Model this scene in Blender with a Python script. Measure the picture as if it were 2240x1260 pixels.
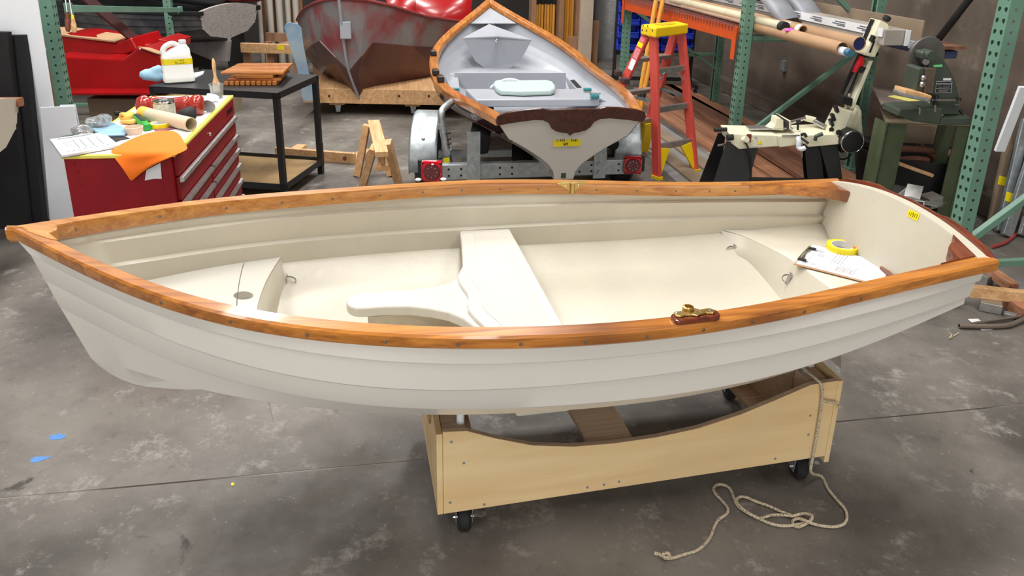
import bpy, bmesh, math, random
from mathutils import Vector, Matrix, Euler
scene = bpy.context.scene
for o in list(bpy.data.objects): bpy.data.objects.remove(o)
COL = scene.collection
R = math.radians
random.seed(7)
# ------------------------------------------------------------------ camera
FPX, CX, CY, CAMH = 1675.0, 1120.0, 420.0, 1.8
_p, _r = R(18.9), R(1.12)
CF = Vector((0, math.cos(_p), -math.sin(_p)))
_R0 = Vector((1, 0, 0)); _U0 = Vector((0, math.sin(_p), math.cos(_p)))
CR = math.cos(_r)*_R0 + math.sin(_r)*_U0
CU = -math.sin(_r)*_R0 + math.cos(_r)*_U0
CC = Vector((0, 0, CAMH))
cam_data = bpy.data.cameras.new('camera'); cam = bpy.data.objects.new('camera', cam_data); COL.objects.link(cam)
m = Matrix.Identity(4)
for i in range(3):
    m[i][0], m[i][1], m[i][2], m[i][3] = CR[i], CU[i], -CF[i], CC[i]
cam.matrix_world = m
cam_data.sensor_fit = 'HORIZONTAL'; cam_data.sensor_width = 36.0
cam_data.lens = FPX/2240*36.0; cam_data.shift_y = -210/2240; cam_data.clip_end = 100
scene.camera = cam
# ------------------------------------------------------------------ world, lights, exposure
w = bpy.data.worlds.new('world'); scene.world = w; w.use_nodes = True
w.node_tree.nodes['Background'].inputs[0].default_value = (1, 0.985, 0.955, 1)
w.node_tree.nodes['Background'].inputs[1].default_value = 1.9
vs = scene.view_settings
vs.view_transform = 'Standard'; vs.look = 'None'; vs.gamma = 1.0; vs.use_curve_mapping = False
vs.exposure = 0.46
CEIL = 5.2
LIGHTS = [  # x, y, length, width, yaw, power of the ceiling lamps
    (-2.9, 2.6, 2.4, .5, 80, 85), (0.05, 3.7, 2.4, .7, 80, 84), (-3.4, 6.4, 2.4, .5, 80, 90),
    (0.2, 7.2, 2.4, .7, 80, 105), (-2.5, 10.1, 2.4, .30, 80, 105), (0.5, -1.2, 2.4, .5, 80, 15),
    (3.0, 1.6, 2.4, .5, 80, 45), (-3.2, -1.0, 2.4, .5, 80, 25)]
def at(u, v, z=0.0):
    d = CF + (u-CX)/FPX*CR - (v-CY)/FPX*CU
    return CC + d*((z-CAMH)/d.z)
def aty(u, v, Y):
    d = CF + (u-CX)/FPX*CR - (v-CY)/FPX*CU
    return CC + d*(Y/d.y)
UD = Vector((-.1704, .9854, 0)); VD = Vector((.9854, .1704, 0))   # the hall's long and cross directions
ROOMYAW = math.atan2(.1704, .9854)
# ------------------------------------------------------------------ mesh builder
class MB:
    def __init__(s): s.v = []; s.f = []; s.uv = None
    def add(s, vs, fs):
        k = len(s.v); s.v += [Vector(p) for p in vs]; s.f += [[i+k for i in f] for f in fs]; return s
    def box(s, c, size, rot=None):
        c = Vector(c); hx, hy, hz = [a/2 for a in size]
        vs = [Vector((x, y, z)) for x in (-hx, hx) for y in (-hy, hy) for z in (-hz, hz)]
        if rot is not None:
            if not isinstance(rot, Matrix): rot = Euler(rot).to_matrix()
            vs = [rot @ p for p in vs]
        return s.add([c+p for p in vs], [(0,1,3,2),(4,6,7,5),(0,4,5,1),(2,3,7,6),(0,2,6,4),(1,5,7,3)])
    def bar(s, p0, p1, wd, ht, up=(0,0,1)):
        p0 = Vector(p0); p1 = Vector(p1); d = (p1-p0); L = d.length; d.normalize(); up = Vector(up)
        sd = d.cross(up)
        if sd.length < 1e-4: sd = d.cross(Vector((0,1,0)))
        sd.normalize(); u2 = sd.cross(d)
        vs = [q+a*sd*wd/2+b*u2*ht/2 for q in (p0, p1) for a in (-1, 1) for b in (-1, 1)]
        return s.add(vs, [(0,1,3,2),(4,6,7,5),(0,4,5,1),(2,3,7,6),(0,2,6,4),(1,5,7,3)])
    def tube(s, pts, r, n=8, closed=False, inner=None):
        pts = [Vector(p) for p in pts]; N = len(pts)
        rs = r if isinstance(r, (list, tuple)) else [r]*N
        tang = []
        for i in range(N):
            a = pts[(i-1) % N] if (closed or i) else pts[i]; b = pts[(i+1) % N] if (closed or i < N-1) else pts[i]
            t = b-a; t.normalize(); tang.append(t)
        ref = Vector((0,0,1))
        if abs(tang[0].dot(ref)) > .9: ref = Vector((1,0,0))
        x = tang[0].cross(ref).normalized(); rings = []
        for i in range(N):
            x = x-tang[i]*x.dot(tang[i]); x.normalize(); y = tang[i].cross(x)
            rings.append([pts[i]+rs[i]*(math.cos(2*math.pi*k/n)*x+math.sin(2*math.pi*k/n)*y) for k in range(n)])
        vs = [p for rg in rings for p in rg]; fs = []
        for i in range(N if closed else N-1):
            j = (i+1) % N
            for k in range(n): fs.append((i*n+k, i*n+(k+1) % n, j*n+(k+1) % n, j*n+k))
        if not closed:
            if inner is None:
                fs.append(tuple(range(n))[::-1]); fs.append(tuple((N-1)*n+k for k in range(n)))
        s.add(vs, fs)
        if inner is not None and not closed:
            base = len(s.v)
            vs2 = []
            for i in (0, N-1):
                for k in range(n): vs2.append(pts[i]+(rings[i][k]-pts[i])*inner)
            k0 = base-N*n
            s.v += vs2
            for k in range(n):
                k2 = (k+1) % n
                s.f.append([k0+k2, k0+k, base+k, base+k2])
                e = k0+(N-1)*n
                s.f.append([e+k, e+k2, base+n+k2, base+n+k])
                s.f.append([base+k2, base+k, base+n+k, base+n+k2])
        return s
    def lathe(s, prof, o, axis=(0,0,1), n=20, cap=True):
        o = Vector(o); ax = Vector(axis).normalized()
        ref = Vector((1,0,0)) if abs(ax.x) < .9 else Vector((0,1,0))
        x = ax.cross(ref).normalized(); y = ax.cross(x); vs = []
        for r, z in prof:
            for k in range(n): vs.append(o+ax*z+r*(math.cos(2*math.pi*k/n)*x+math.sin(2*math.pi*k/n)*y))
        fs = []
        for i in range(len(prof)-1):
            for k in range(n): fs.append((i*n+k, i*n+(k+1) % n, (i+1)*n+(k+1) % n, (i+1)*n+k))
        if cap:
            if prof[0][0] > 1e-5: fs.append(tuple(range(n))[::-1])
            if prof[-1][0] > 1e-5: fs.append(tuple((len(prof)-1)*n+k for k in range(n)))
        return s.add(vs, fs)
    def prism(s, poly, vec):
        poly = [Vector(p) for p in poly]; vec = Vector(vec); n = len(poly)
        vs = poly+[p+vec for p in poly]
        fs = [tuple(range(n))[::-1], tuple(range(n, 2*n))]+[(i, (i+1) % n, n+(i+1) % n, n+i) for i in range(n)]
        return s.add(vs, fs)
    def grid(s, rows, closeu=False):
        n = len(rows[0]); vs = [p for r_ in rows for p in r_]; fs = []
        for i in range(len(rows)-1):
            for j in range(n if closeu else n-1):
                fs.append((i*n+j, i*n+(j+1) % n, (i+1)*n+(j+1) % n, (i+1)*n+j))
        return s.add(vs, fs)
    def sphere(s, c, rx, ry=None, rz=None, n=12, m_=8):
        ry = ry or rx; rz = rz or rx; c = Vector(c); rows = []
        for i in range(m_+1):
            a = math.pi*i/m_
            rows.append([c+Vector((rx*math.sin(a)*math.cos(2*math.pi*k/n), ry*math.sin(a)*math.sin(2*math.pi*k/n), -rz*math.cos(a))) for k in range(n)])
        return s.grid(rows, True)
# ------------------------------------------------------------------ objects
ORG = {}
def setp(o, label=None, cat=None, group=None, kind=None):
    if label: o['label'] = label
    if cat: o['category'] = cat
    if group: o['group'] = group
    if kind: o['kind'] = kind
def thing(name, label, cat, loc, yaw=0.0, group=None):
    o = bpy.data.objects.new(name, None); o.empty_display_size = .05
    COL.objects.link(o); o.location = loc; o.rotation_euler = (0, 0, yaw)
    ORG[o] = Matrix.Translation(Vector(loc)) @ Matrix.Rotation(yaw, 4, 'Z')
    setp(o, label, cat, group); return o
def mkmesh(name, mb, mats, M=None, smooth=False, angle=35, fix=True):
    me = bpy.data.meshes.new(name)
    vs = [M @ p for p in mb.v] if M else mb.v
    me.from_pydata([tuple(p) for p in vs], [], mb.f)
    if fix:
        bm = bmesh.new(); bm.from_mesh(me)
        bmesh.ops.remove_doubles(bm, verts=bm.verts, dist=1e-5)
        bmesh.ops.recalc_face_normals(bm, faces=bm.faces); bm.to_mesh(me); bm.free()
    for mm in (mats if isinstance(mats, (list, tuple)) else [mats]): me.materials.append(mm)
    if smooth:
        me.shade_smooth()
        me.set_sharp_from_angle(angle=R(angle))
    me.update(); return me
def part(name, mb, mat, parent, smooth=False, bevel=0, label=None, kind=None, angle=35, fix=True, seg=2):
    M0 = ORG[parent]
    me = mkmesh(name, mb, mat, M0.inverted(), smooth, angle, fix)
    o = bpy.data.objects.new(name, me); COL.objects.link(o); o.parent = parent; ORG[o] = M0
    if bevel: bev(o, bevel, seg)
    setp(o, label=label, kind=kind); return o
def bev(o, w_, seg=2):
    b = o.modifiers.new('bevel', 'BEVEL'); b.width = w_; b.segments = seg; b.limit_method = 'ANGLE'; b.angle_limit = R(40)
def solo(name, mb, mat, label=None, cat=None, group=None, kind=None, smooth=False, bevel=0, angle=35, fix=True, seg=2):
    lo = [min(p[i] for p in mb.v) for i in range(3)]; hi = [max(p[i] for p in mb.v) for i in range(3)]
    loc = Vector(((lo[0]+hi[0])/2, (lo[1]+hi[1])/2, lo[2])); M0 = Matrix.Translation(loc)
    me = mkmesh(name, mb, mat, M0.inverted(), smooth, angle, fix)
    o = bpy.data.objects.new(name, me); COL.objects.link(o); o.location = loc; ORG[o] = M0
    if bevel: bev(o, bevel, seg)
    setp(o, label, cat, group, kind); return o
def inst(name, me, parent, loc, rot=None):
    """one more piece sharing the mesh me, placed at world loc with world rotation matrix rot"""
    o = bpy.data.objects.new(name, me); COL.objects.link(o); o.parent = parent
    Mw = Matrix.Translation(Vector(loc)) @ (rot.to_4x4() if rot is not None else Matrix.Identity(4))
    o.matrix_local = ORG[parent].inverted() @ Mw; ORG[o] = Mw
    return o
def copytree(src, loc, yaw=None, label=None, group=None):
    def cp(o, par):
        c = o.copy(); COL.objects.link(c)
        if par is not None: c.parent = par
        for ch in o.children: cp(ch, c)
        return c
    r = cp(src, None); r.location = loc
    if yaw is not None: r.rotation_euler = (0, 0, yaw)
    ORG[r] = Matrix.Translation(Vector(loc)) @ Matrix.Rotation(r.rotation_euler.z, 4, 'Z')
    if label: r['label'] = label
    if group: r['group'] = group
    return r
def facing(n, up=(0,0,1)):
    """rotation whose local z axis is n"""
    n = Vector(n).normalized(); up = Vector(up)
    x = up.cross(n)
    if x.length < 1e-3: x = Vector((1,0,0)).cross(n)
    x.normalize(); y = n.cross(x)
    return Matrix((x, y, n)).transposed()
# ------------------------------------------------------------------ materials
def srgb(r, g, b):
    f = lambda c: (c/255/12.92 if c/255 <= .04045 else ((c/255+.055)/1.055)**2.4)
    return (f(r), f(g), f(b), 1)
def newmat(name):
    m_ = bpy.data.materials.new(name); m_.use_nodes = True
    nt = m_.node_tree; return m_, nt, nt.nodes['Principled BSDF']
def mat(name, col, rough=.5, metal=0, var=.08, scale=8, bump=0, bscale=60, coat=0, spec=.5, dark=None, thr=(.45,.65), alpha=1, trans=0, stretch=None):
    """plain material with soft procedural variation; dark = a second colour mixed in patches"""
    m_, nt, b = newmat(name); c = srgb(*col); N = nt.nodes; Lk = nt.links
    tc = N.new('ShaderNodeTexCoord'); vec = tc.outputs['Object']
    if stretch:
        mp = N.new('ShaderNodeMapping'); mp.inputs['Scale'].default_value = stretch; Lk.new(vec, mp.inputs[0]); vec = mp.outputs[0]
    n1 = N.new('ShaderNodeTexNoise'); n1.inputs['Scale'].default_value = scale; n1.inputs['Detail'].default_value = 6
    Lk.new(vec, n1.inputs['Vector'])
    rp = N.new('ShaderNodeValToRGB')
    if dark:
        rp.color_ramp.elements[0].position, rp.color_ramp.elements[1].position = thr
        rp.color_ramp.elements[0].color = c; rp.color_ramp.elements[1].color = srgb(*dark)
    else:
        rp.color_ramp.elements[0].position = .3; rp.color_ramp.elements[1].position = .7
        rp.color_ramp.elements[0].color = tuple(max(0, k*(1-var)) for k in c[:3])+(1,)
        rp.color_ramp.elements[1].color = tuple(min(1, k*(1+var)) for k in c[:3])+(1,)
    Lk.new(n1.outputs['Fac'], rp.inputs[0]); Lk.new(rp.outputs[0], b.inputs['Base Color'])
    b.inputs['Roughness'].default_value = rough; b.inputs['Metallic'].default_value = metal
    b.inputs['Coat Weight'].default_value = coat; b.inputs['Coat Roughness'].default_value = .08
    b.inputs['Specular IOR Level'].default_value = spec
    b.inputs['Alpha'].default_value = alpha; b.inputs['Transmission Weight'].default_value = trans
    if bump:
        n2 = N.new('ShaderNodeTexNoise'); n2.inputs['Scale'].default_value = bscale; n2.inputs['Detail'].default_value = 4
        Lk.new(vec, n2.inputs['Vector'])
        bp = N.new('ShaderNodeBump'); bp.inputs['Strength'].default_value = bump; bp.inputs['Distance'].default_value = .01
        Lk.new(n2.outputs['Fac'], bp.inputs['Height']); Lk.new(bp.outputs[0], b.inputs['Normal'])
    return m_
def wood(name, c1, c2, yaw=0, rough=.45, coat=0, grain=30, along=1.5, axis='x', c3=None, tilt=0, blot=0):
    """wood with grain along local x turned by yaw (or along z)"""
    m_, nt, b = newmat(name); N = nt.nodes; Lk = nt.links
    tc = N.new('ShaderNodeTexCoord'); mp0 = N.new('ShaderNodeMapping'); mp0.vector_type = 'POINT'
    mp0.inputs['Rotation'].default_value = (0, 0, -yaw) if axis == 'x' else (0, R(90), 0)
    Lk.new(tc.outputs['Object'], mp0.inputs[0])
    mp = N.new('ShaderNodeMapping'); mp.inputs['Scale'].default_value = (along, grain, grain); Lk.new(mp0.outputs[0], mp.inputs[0])
    n1 = N.new('ShaderNodeTexNoise'); n1.inputs['Scale'].default_value = 1; n1.inputs['Detail'].default_value = 8; n1.inputs['Distortion'].default_value = .6
    Lk.new(mp.outputs[0], n1.inputs['Vector'])
    n3 = N.new('ShaderNodeTexNoise'); n3.inputs['Scale'].default_value = 3.5; n3.inputs['Detail'].default_value = 3
    Lk.new(mp.outputs[0], n3.inputs['Vector'])
    add = N.new('ShaderNodeMath'); add.operation = 'MULTIPLY_ADD'; add.inputs[1].default_value = .45
    Lk.new(n3.outputs['Fac'], add.inputs[0]); Lk.new(n1.outputs['Fac'], add.inputs[2])
    rp = N.new('ShaderNodeValToRGB'); e = rp.color_ramp.elements
    e[0].position = .48; e[1].position = .95; e[0].color = srgb(*c1); e[1].color = srgb(*c2)
    Lk.new(add.outputs[0], rp.inputs[0]); out = rp.outputs[0]
    if c3:
        n4 = N.new('ShaderNodeTexNoise'); n4.inputs['Scale'].default_value = 2.2; n4.inputs['Detail'].default_value = 2
        Lk.new(mp0.outputs[0], n4.inputs['Vector'])
        r4 = N.new('ShaderNodeValToRGB'); r4.color_ramp.elements[0].position = .55; r4.color_ramp.elements[1].position = .75
        Lk.new(n4.outputs['Fac'], r4.inputs[0])
        mx = N.new('ShaderNodeMix'); mx.data_type = 'RGBA'; Lk.new(r4.outputs[0], mx.inputs['Factor'])
        Lk.new(out, mx.inputs['A']); mx.inputs['B'].default_value = srgb(*c3); out = mx.outputs['Result']
    Lk.new(out, b.inputs['Base Color'])
    b.inputs['Roughness'].default_value = rough; b.inputs['Coat Weight'].default_value = coat; b.inputs['Coat Roughness'].default_value = .06
    bp = N.new('ShaderNodeBump'); bp.inputs['Strength'].default_value = .08 if coat else .2; bp.inputs['Distance'].default_value = .004
    Lk.new(add.outputs[0], bp.inputs['Height']); Lk.new(bp.outputs[0], b.inputs['Normal'])
    return m_
# ------------------------------------------------------------------ handwriting strokes (unit box 0..1)
GL = {'1': [[(.5,0),(.5,1)]], '5': [[(.8,1),(.25,1),(.2,.58),(.55,.65),(.8,.4),(.6,.06),(.15,.05)]],
 '7': [[(.1,1),(.9,1),(.45,0)]], '4': [[(.35,1),(.15,.45),(.85,.5)],[(.7,.95),(.6,0)]],
 '0': [[(.5,1),(.15,.6),(.2,.15),(.5,0),(.82,.3),(.8,.8),(.5,1)]], '-': [[(.1,.45),(.9,.5)]],
 'D': [[(.2,0),(.25,1)],[(.1,1),(.7,.9),(.9,.5),(.6,.08),(.1,0)]], 'e': [[(.15,.35),(.8,.4),(.6,.65),(.2,.5),(.2,.1),(.8,.05)]],
 'm': [[(.05,0),(.1,.6)],[(.1,.5),(.35,.62),(.45,0)],[(.45,.5),(.75,.6),(.85,0)]], 'o': [[(.5,.6),(.15,.3),(.5,0),(.85,.3),(.5,.6)]],
 'W': [[(0,1),(.25,0),(.5,.8),(.7,0),(1,1)]], 'M': [[(0,0),(.15,1),(.45,.35),(.8,1),(.95,0)]],
 'T': [[(.5,0),(.5,1)],[(0,.95),(1,1)]], 'h': [[(.2,0),(.25,1)],[(.22,.4),(.6,.6),(.75,0)]], 'i': [[(.5,0),(.5,.55)]],
 'n': [[(.15,0),(.2,.6)],[(.2,.45),(.6,.6),(.75,0)]], 'r': [[(.3,0),(.3,.6)],[(.3,.45),(.8,.6)]], ' ': [],
 'S': [[(.85,.9),(.4,1),(.2,.75),(.75,.4),(.7,.08),(.15,.05)]], 'g': [[(.8,.6),(.3,.55),(.2,.2),(.7,.2),(.8,.6),(.75,-.3),(.25,-.3)]]}
def writing(mb, text, o, x, y, h, wch, th, lift=.0006):
    """flat pen strokes of a word lying on a plane with axes x, y at o"""
    o = Vector(o); x = Vector(x).normalized(); y = Vector(y).normalized(); n = x.cross(y)
    for i, ch in enumerate(text):
        for st in GL.get(ch, []):
            for a, b_ in zip(st[:-1], st[1:]):
                pa = o+x*((i+a[0]*.72)*wch)+y*a[1]*h; pb = o+x*((i+b_[0]*.72)*wch)+y*b_[1]*h
                d = pb-pa; L = d.length
                if L < 1e-6: continue
                d /= L; s_ = n.cross(d)
                pa = pa-d*th/3; pb = pb+d*th/3
                mb.add([pa+s_*th/2+n*lift, pb+s_*th/2+n*lift, pb-s_*th/2+n*lift, pa-s_*th/2+n*lift], [(0,1,2,3)])
    return mb
# ------------------------------------------------------------------ palette
M = {}
M['hull'] = mat('hull_gelcoat', (226,222,214), .22, var=.03, scale=3, coat=.3)
M['inside'] = mat('inside_gelcoat', (206,200,184), .38, var=.05, scale=5, bump=.12, bscale=35)
M['moulding'] = mat('white_moulding', (210,206,197), .3, var=.02, scale=6)
M['tread'] = mat('tread_gelcoat', (206,201,190), .5, var=.03, scale=8, bump=.1, bscale=300)
M['grey_face'] = mat('raw_glassfibre', (186,176,158), .7, var=.1, scale=30, bump=.3, bscale=150)
M['steel'] = mat('stainless_steel', (200,200,200), .22, 1, var=.05)
M['screw'] = mat('dull_screw', (128,120,110), .45, .8)
M['dull_steel'] = mat('dull_steel', (104,101,98), .5, .6, var=.2, scale=15)
M['bronze'] = mat('cast_brass', (196,164,100), .3, 1, var=.12, scale=40, bump=.15, bscale=200)
M['dark'] = mat('shadow_gap_black', (18,18,18), .8)
M['black'] = mat('black_paint', (24,25,27), .45, var=.25, scale=10)
M['rubber'] = mat('black_rubber', (30,30,31), .75, var=.2)
M['foam'] = mat('black_foam', (18,18,20), .85, var=.2, scale=4)
M['yellow_tape'] = mat('yellow_tape', (243,222,20), .45, var=.04)
M['ink'] = mat('ink', (20,20,24), .6)
M['grey_ink'] = mat('printer_ink', (96,98,106), .7)
M['orange_ink'] = mat('orange_ink', (205,130,80), .7)
M['paper'] = mat('paper', (226,228,233), .8, var=.02)
M['white'] = mat('white_panel', (226,230,236), .5, var=.04, scale=2)
M['green'] = mat('rack_green', (104,142,124), .42, var=.1, scale=6)
M['orange'] = mat('rack_orange', (206,82,32), .45, var=.1, scale=10)
M['galv'] = mat('galvanised_steel', (176,184,188), .42, .75, var=.18, scale=25, bump=.1, bscale=40)
M['alu'] = mat('aluminium', (188,188,186), .35, .85, var=.15, scale=20)
M['red_metal'] = mat('tool_chest_red', (136,8,22), .5, var=.12, scale=5, coat=.0, spec=.25)
M['cream_metal'] = mat('cream_machine_paint', (232,228,200), .35, var=.05, scale=10)
M['machine_green'] = mat('dark_green_machine', (62,72,62), .45, var=.15, scale=8)
M['stand_green'] = mat('olive_stand', (74,84,58), .5, var=.2, scale=7, bump=.1, bscale=30)
M['card'] = mat('cardboard', (176,140,106), .8, var=.08, scale=6)
M['carddull'] = mat('dull_cardboard', (140,122,102), .85, var=.12, scale=4)
M['red_gel'] = mat('red_gelcoat', (164,9,14), .25, var=.1, scale=3, coat=.3)
M['blue_bin'] = mat('blue_plastic', (22,58,196), .4, var=.1)
M['grey_gel'] = mat('grey_gelcoat', (164,168,176), .35, var=.04, scale=6)
M['maroon'] = mat('maroon_gelcoat', (74,14,28), .12, var=.1, coat=.7)
M['rag_orange'] = mat('orange_cloth', (255,122,10), .75, var=.05, scale=8)
M['rag_blue'] = mat('blue_paper', (166,208,236), .8, var=.06, scale=12)
M['clear'] = mat('clear_plastic', (236,240,242), .15, var=.02, trans=.85, spec=.6)
M['jug'] = mat('milky_plastic', (232,232,226), .35, var=.03)
M['silver'] = mat('silver_tin', (190,190,186), .25, 1, var=.1)
M['rope'] = mat('braided_rope', (200,186,160), .85, scale=260, thr=(.55,.6), dark=(110,95,80))
BOATYAW = .2153
M['rail'] = wood('varnished_cedar', (224,146,58), (146,80,26), BOATYAW*0, .3, .6, 42, 1.2, c3=(112,58,22))
M['rail2'] = wood('varnished_oak', (212,150,76), (164,98,38), 0, .32, .5, 40, 1.5)
M['mahog'] = wood('varnished_mahogany', (132,62,36), (86,34,20), R(90), .22, .6, 45, 1.5)
M['knee'] = wood('mahogany_knee', (140,74,44), (88,40,24), R(90), .4, .3, 40, 1.5)
M['pale_wood'] = wood('pale_softwood', (226,186,138), (190,140,92), R(100), .65, 0, 30, 2)
M['plank'] = wood('brown_planks', (150,104,80), (100,66,50), math.atan2(UD.y, UD.x), .75, 0, 26, 1.2)
M['plank2'] = wood('orange_brown_planks', (186,132,98), (130,86,62), math.atan2(UD.y, UD.x), .75, 0, 26, 1.2)
M['plywood'] = wood('birch_plywood', (240,212,162), (222,186,132), 0, .55, 0, 9, .9, c3=(226,200,154))
M['plyedge'] = wood('plywood_edge', (206,180,152), (170,144,120), 0, .8, 0, 140, .5)
M['teak'] = wood('oiled_slats', (206,134,62), (140,74,26), R(8), .35, .3, 40, 2)
M['gold_wood'] = mat('varnished_pole', (226,160,66), .35, var=.15, scale=10, stretch=(6,6,.6))
M['post_wood'] = mat('upright_timber', (150,112,84), .8, var=.25, scale=5, stretch=(8,8,.6))
M['pipe'] = mat('grey_tubes', (176,170,160), .6, var=.1, scale=4, stretch=(5,5,.5))
# concrete with blotches, dust and tyre scuffs
def concrete(name, base, dark, light, sc=1.0):
    m_, nt, b = newmat(name); N = nt.nodes; Lk = nt.links
    tc = N.new('ShaderNodeTexCoord')
    def noise(s, d=8, rough=.6, dist=0, st=None):
        v = tc.outputs['Object']
        if st:
            mp = N.new('ShaderNodeMapping'); mp.inputs['Scale'].default_value = st; mp.inputs['Rotation'].default_value = (0,0,.5); Lk.new(v, mp.inputs[0]); v = mp.outputs[0]
        n = N.new('ShaderNodeTexNoise'); n.inputs['Scale'].default_value = s*sc; n.inputs['Detail'].default_value = d
        n.inputs['Roughness'].default_value = rough; n.inputs['Distortion'].default_value = dist
        Lk.new(v, n.inputs['Vector']); return n.outputs['Fac']
    def ramp(f, p0, p1, c0=(0,0,0,1), c1=(1,1,1,1)):
        r_ = N.new('ShaderNodeValToRGB'); r_.color_ramp.elements[0].position = p0; r_.color_ramp.elements[1].position = p1
        r_.color_ramp.elements[0].color = c0; r_.color_ramp.elements[1].color = c1; Lk.new(f, r_.inputs[0]); return r_.outputs[0]
    def mix(f, a, c, mode='MIX'):
        x = N.new('ShaderNodeMix'); x.data_type = 'RGBA'; x.blend_type = mode
        if isinstance(f, float): x.inputs['Factor'].default_value = f
        else: Lk.new(f, x.inputs['Factor'])
        for s_, q in (('A', a), ('B', c)):
            if isinstance(q, tuple): x.inputs[s_].default_value = q
            else: Lk.new(q, x.inputs[s_])
        return x.outputs['Result']
    c = ramp(noise(1.3, 10, .62), .36, .64, srgb(*dark), srgb(*base))
    c = mix(ramp(noise(5.5, 14, .78), .55, .78), c, srgb(*light))
    c = mix(ramp(noise(9, 12, .8), .56, .74), c, srgb(*dark))
    c = mix(ramp(noise(40, 8, .8), .60, .76), c, srgb(*light))
    c = mix(ramp(noise(60, 6, .8), .62, .75), c, srgb(*dark))
    c = mix(ramp(noise(6, 6, .7, .6, (1, 14, 1)), .72, .76), c, srgb(*[min(255, k+25) for k in light]))
    c = mix(ramp(noise(2.2, 5, .7, 1.0), .66, .72), c, srgb(*[int(k*.8) for k in dark]))
    Lk.new(c, b.inputs['Base Color'])
    rr = ramp(noise(6, 6), .3, .7, (.42,.42,.42,1), (.7,.7,.7,1)); Lk.new(rr, b.inputs['Roughness'])
    bp = N.new('ShaderNodeBump'); bp.inputs['Strength'].default_value = .12; bp.inputs['Distance'].default_value = .006
    Lk.new(noise(35, 8, .7), bp.inputs['Height']); Lk.new(bp.outputs[0], b.inputs['Normal'])
    return m_
M['floor'] = concrete('shop_floor_concrete', (130,124,117), (80,75,70), (190,186,180))
M['joint'] = mat('joint_dust', (182,174,164), .9, scale=.9, dark=(70,64,58), thr=(.42,.58))
M['wall'] = concrete('block_wall', (116,104,93), (86,75,66), (142,130,118), .8)
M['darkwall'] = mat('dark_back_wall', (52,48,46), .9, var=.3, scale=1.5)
M['ceil'] = mat('dark_ceiling', (70,70,72), .9)
# ------------------------------------------------------------------ room
def rm(a, b_, z=0.0): return VD*a+UD*b_+Vector((0,0,z))
A0, A1, B0, B1 = -7.6, 4.12, -3.2, 13.0
def slab_ab(mb, a0, a1, b0, b1, z0, z1):
    mb.prism([rm(a0,b0,z0), rm(a1,b0,z0), rm(a1,b1,z0), rm(a0,b1,z0)], (0,0,z1-z0)); return mb
fl = solo('floor', slab_ab(MB(), A0, A1, B0, B1, -.12, -.0012), M['joint'], kind='structure')
JB = [B0, 2.298, 7.155, B1]
for i in range(3):
    part('slab', slab_ab(MB(), A0, A1, JB[i]+(.004 if i else 0), JB[i+1]-(.004 if i < 2 else 0), -.0011, 0), M['floor'], fl)
wr = solo('wall_right', slab_ab(MB(), A1, A1+.2, B0, B1, -.12, CEIL), M['wall'], kind='structure')
part('footing', slab_ab(MB(), A1-.10, A1, B0, B1, 0, .16), M['wall'], wr, bevel=.01)
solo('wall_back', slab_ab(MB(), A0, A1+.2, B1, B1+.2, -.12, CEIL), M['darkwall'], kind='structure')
wf = slab_ab(MB(), A0-.2, A1+.2, B0-.2, B0, 2.7, CEIL); slab_ab(wf, A0-.2, A0+1.2, B0-.2, B0, -.12, 2.7); slab_ab(wf, A1-.8, A1+.2, B0-.2, B0, -.12, 2.7)  # unseen wall added so the sky light comes in low through its opening
solo('added_wall_front', wf, M['wall'], kind='structure')
solo('wall_left', slab_ab(MB(), A0-.2, A0, B0, B1+.2, -.12, CEIL), M['white'], kind='structure')
solo('ceiling', slab_ab(MB(), A0-.2, A1+.2, B0, B1+.2, CEIL, CEIL+.15), M['ceil'], kind='structure')
lampm, nt_, bb_ = newmat('lamp_diffuser'); bb_.inputs['Emission Color'].default_value = (1,.97,.92,1); bb_.inputs['Emission Strength'].default_value = 6
for i, (x, y, ln, wd, yw, pw) in enumerate(LIGHTS):
    t = thing('ceiling_lamp', 'long white strip lamp under the dark ceiling above the workshop', 'lamp', (x, y, CEIL-.12), R(yw), 'ceiling strip lamps')
    Rz = Matrix.Rotation(R(yw), 3, 'Z'); c0 = Vector((x, y, CEIL-.06))
    part('housing', MB().box(c0+Vector((0,0,.03)), (ln, wd, .06), Rz), M['white'], t)
    part('diffuser', MB().box(c0-Vector((0,0,.01)), (ln*.97, wd*.9, .02), Rz), lampm, t)
    l = bpy.data.lights.new('strip_light', 'AREA'); l.shape = 'RECTANGLE'; l.size = ln; l.size_y = wd; l.energy = pw; l.color = (1, .975, .94)
    lo = bpy.data.objects.new('strip_light', l); COL.objects.link(lo); lo.location = (x, y, CEIL-.1); lo.rotation_euler = (0, 0, R(yw))
# electrical box on the right wall

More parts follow.
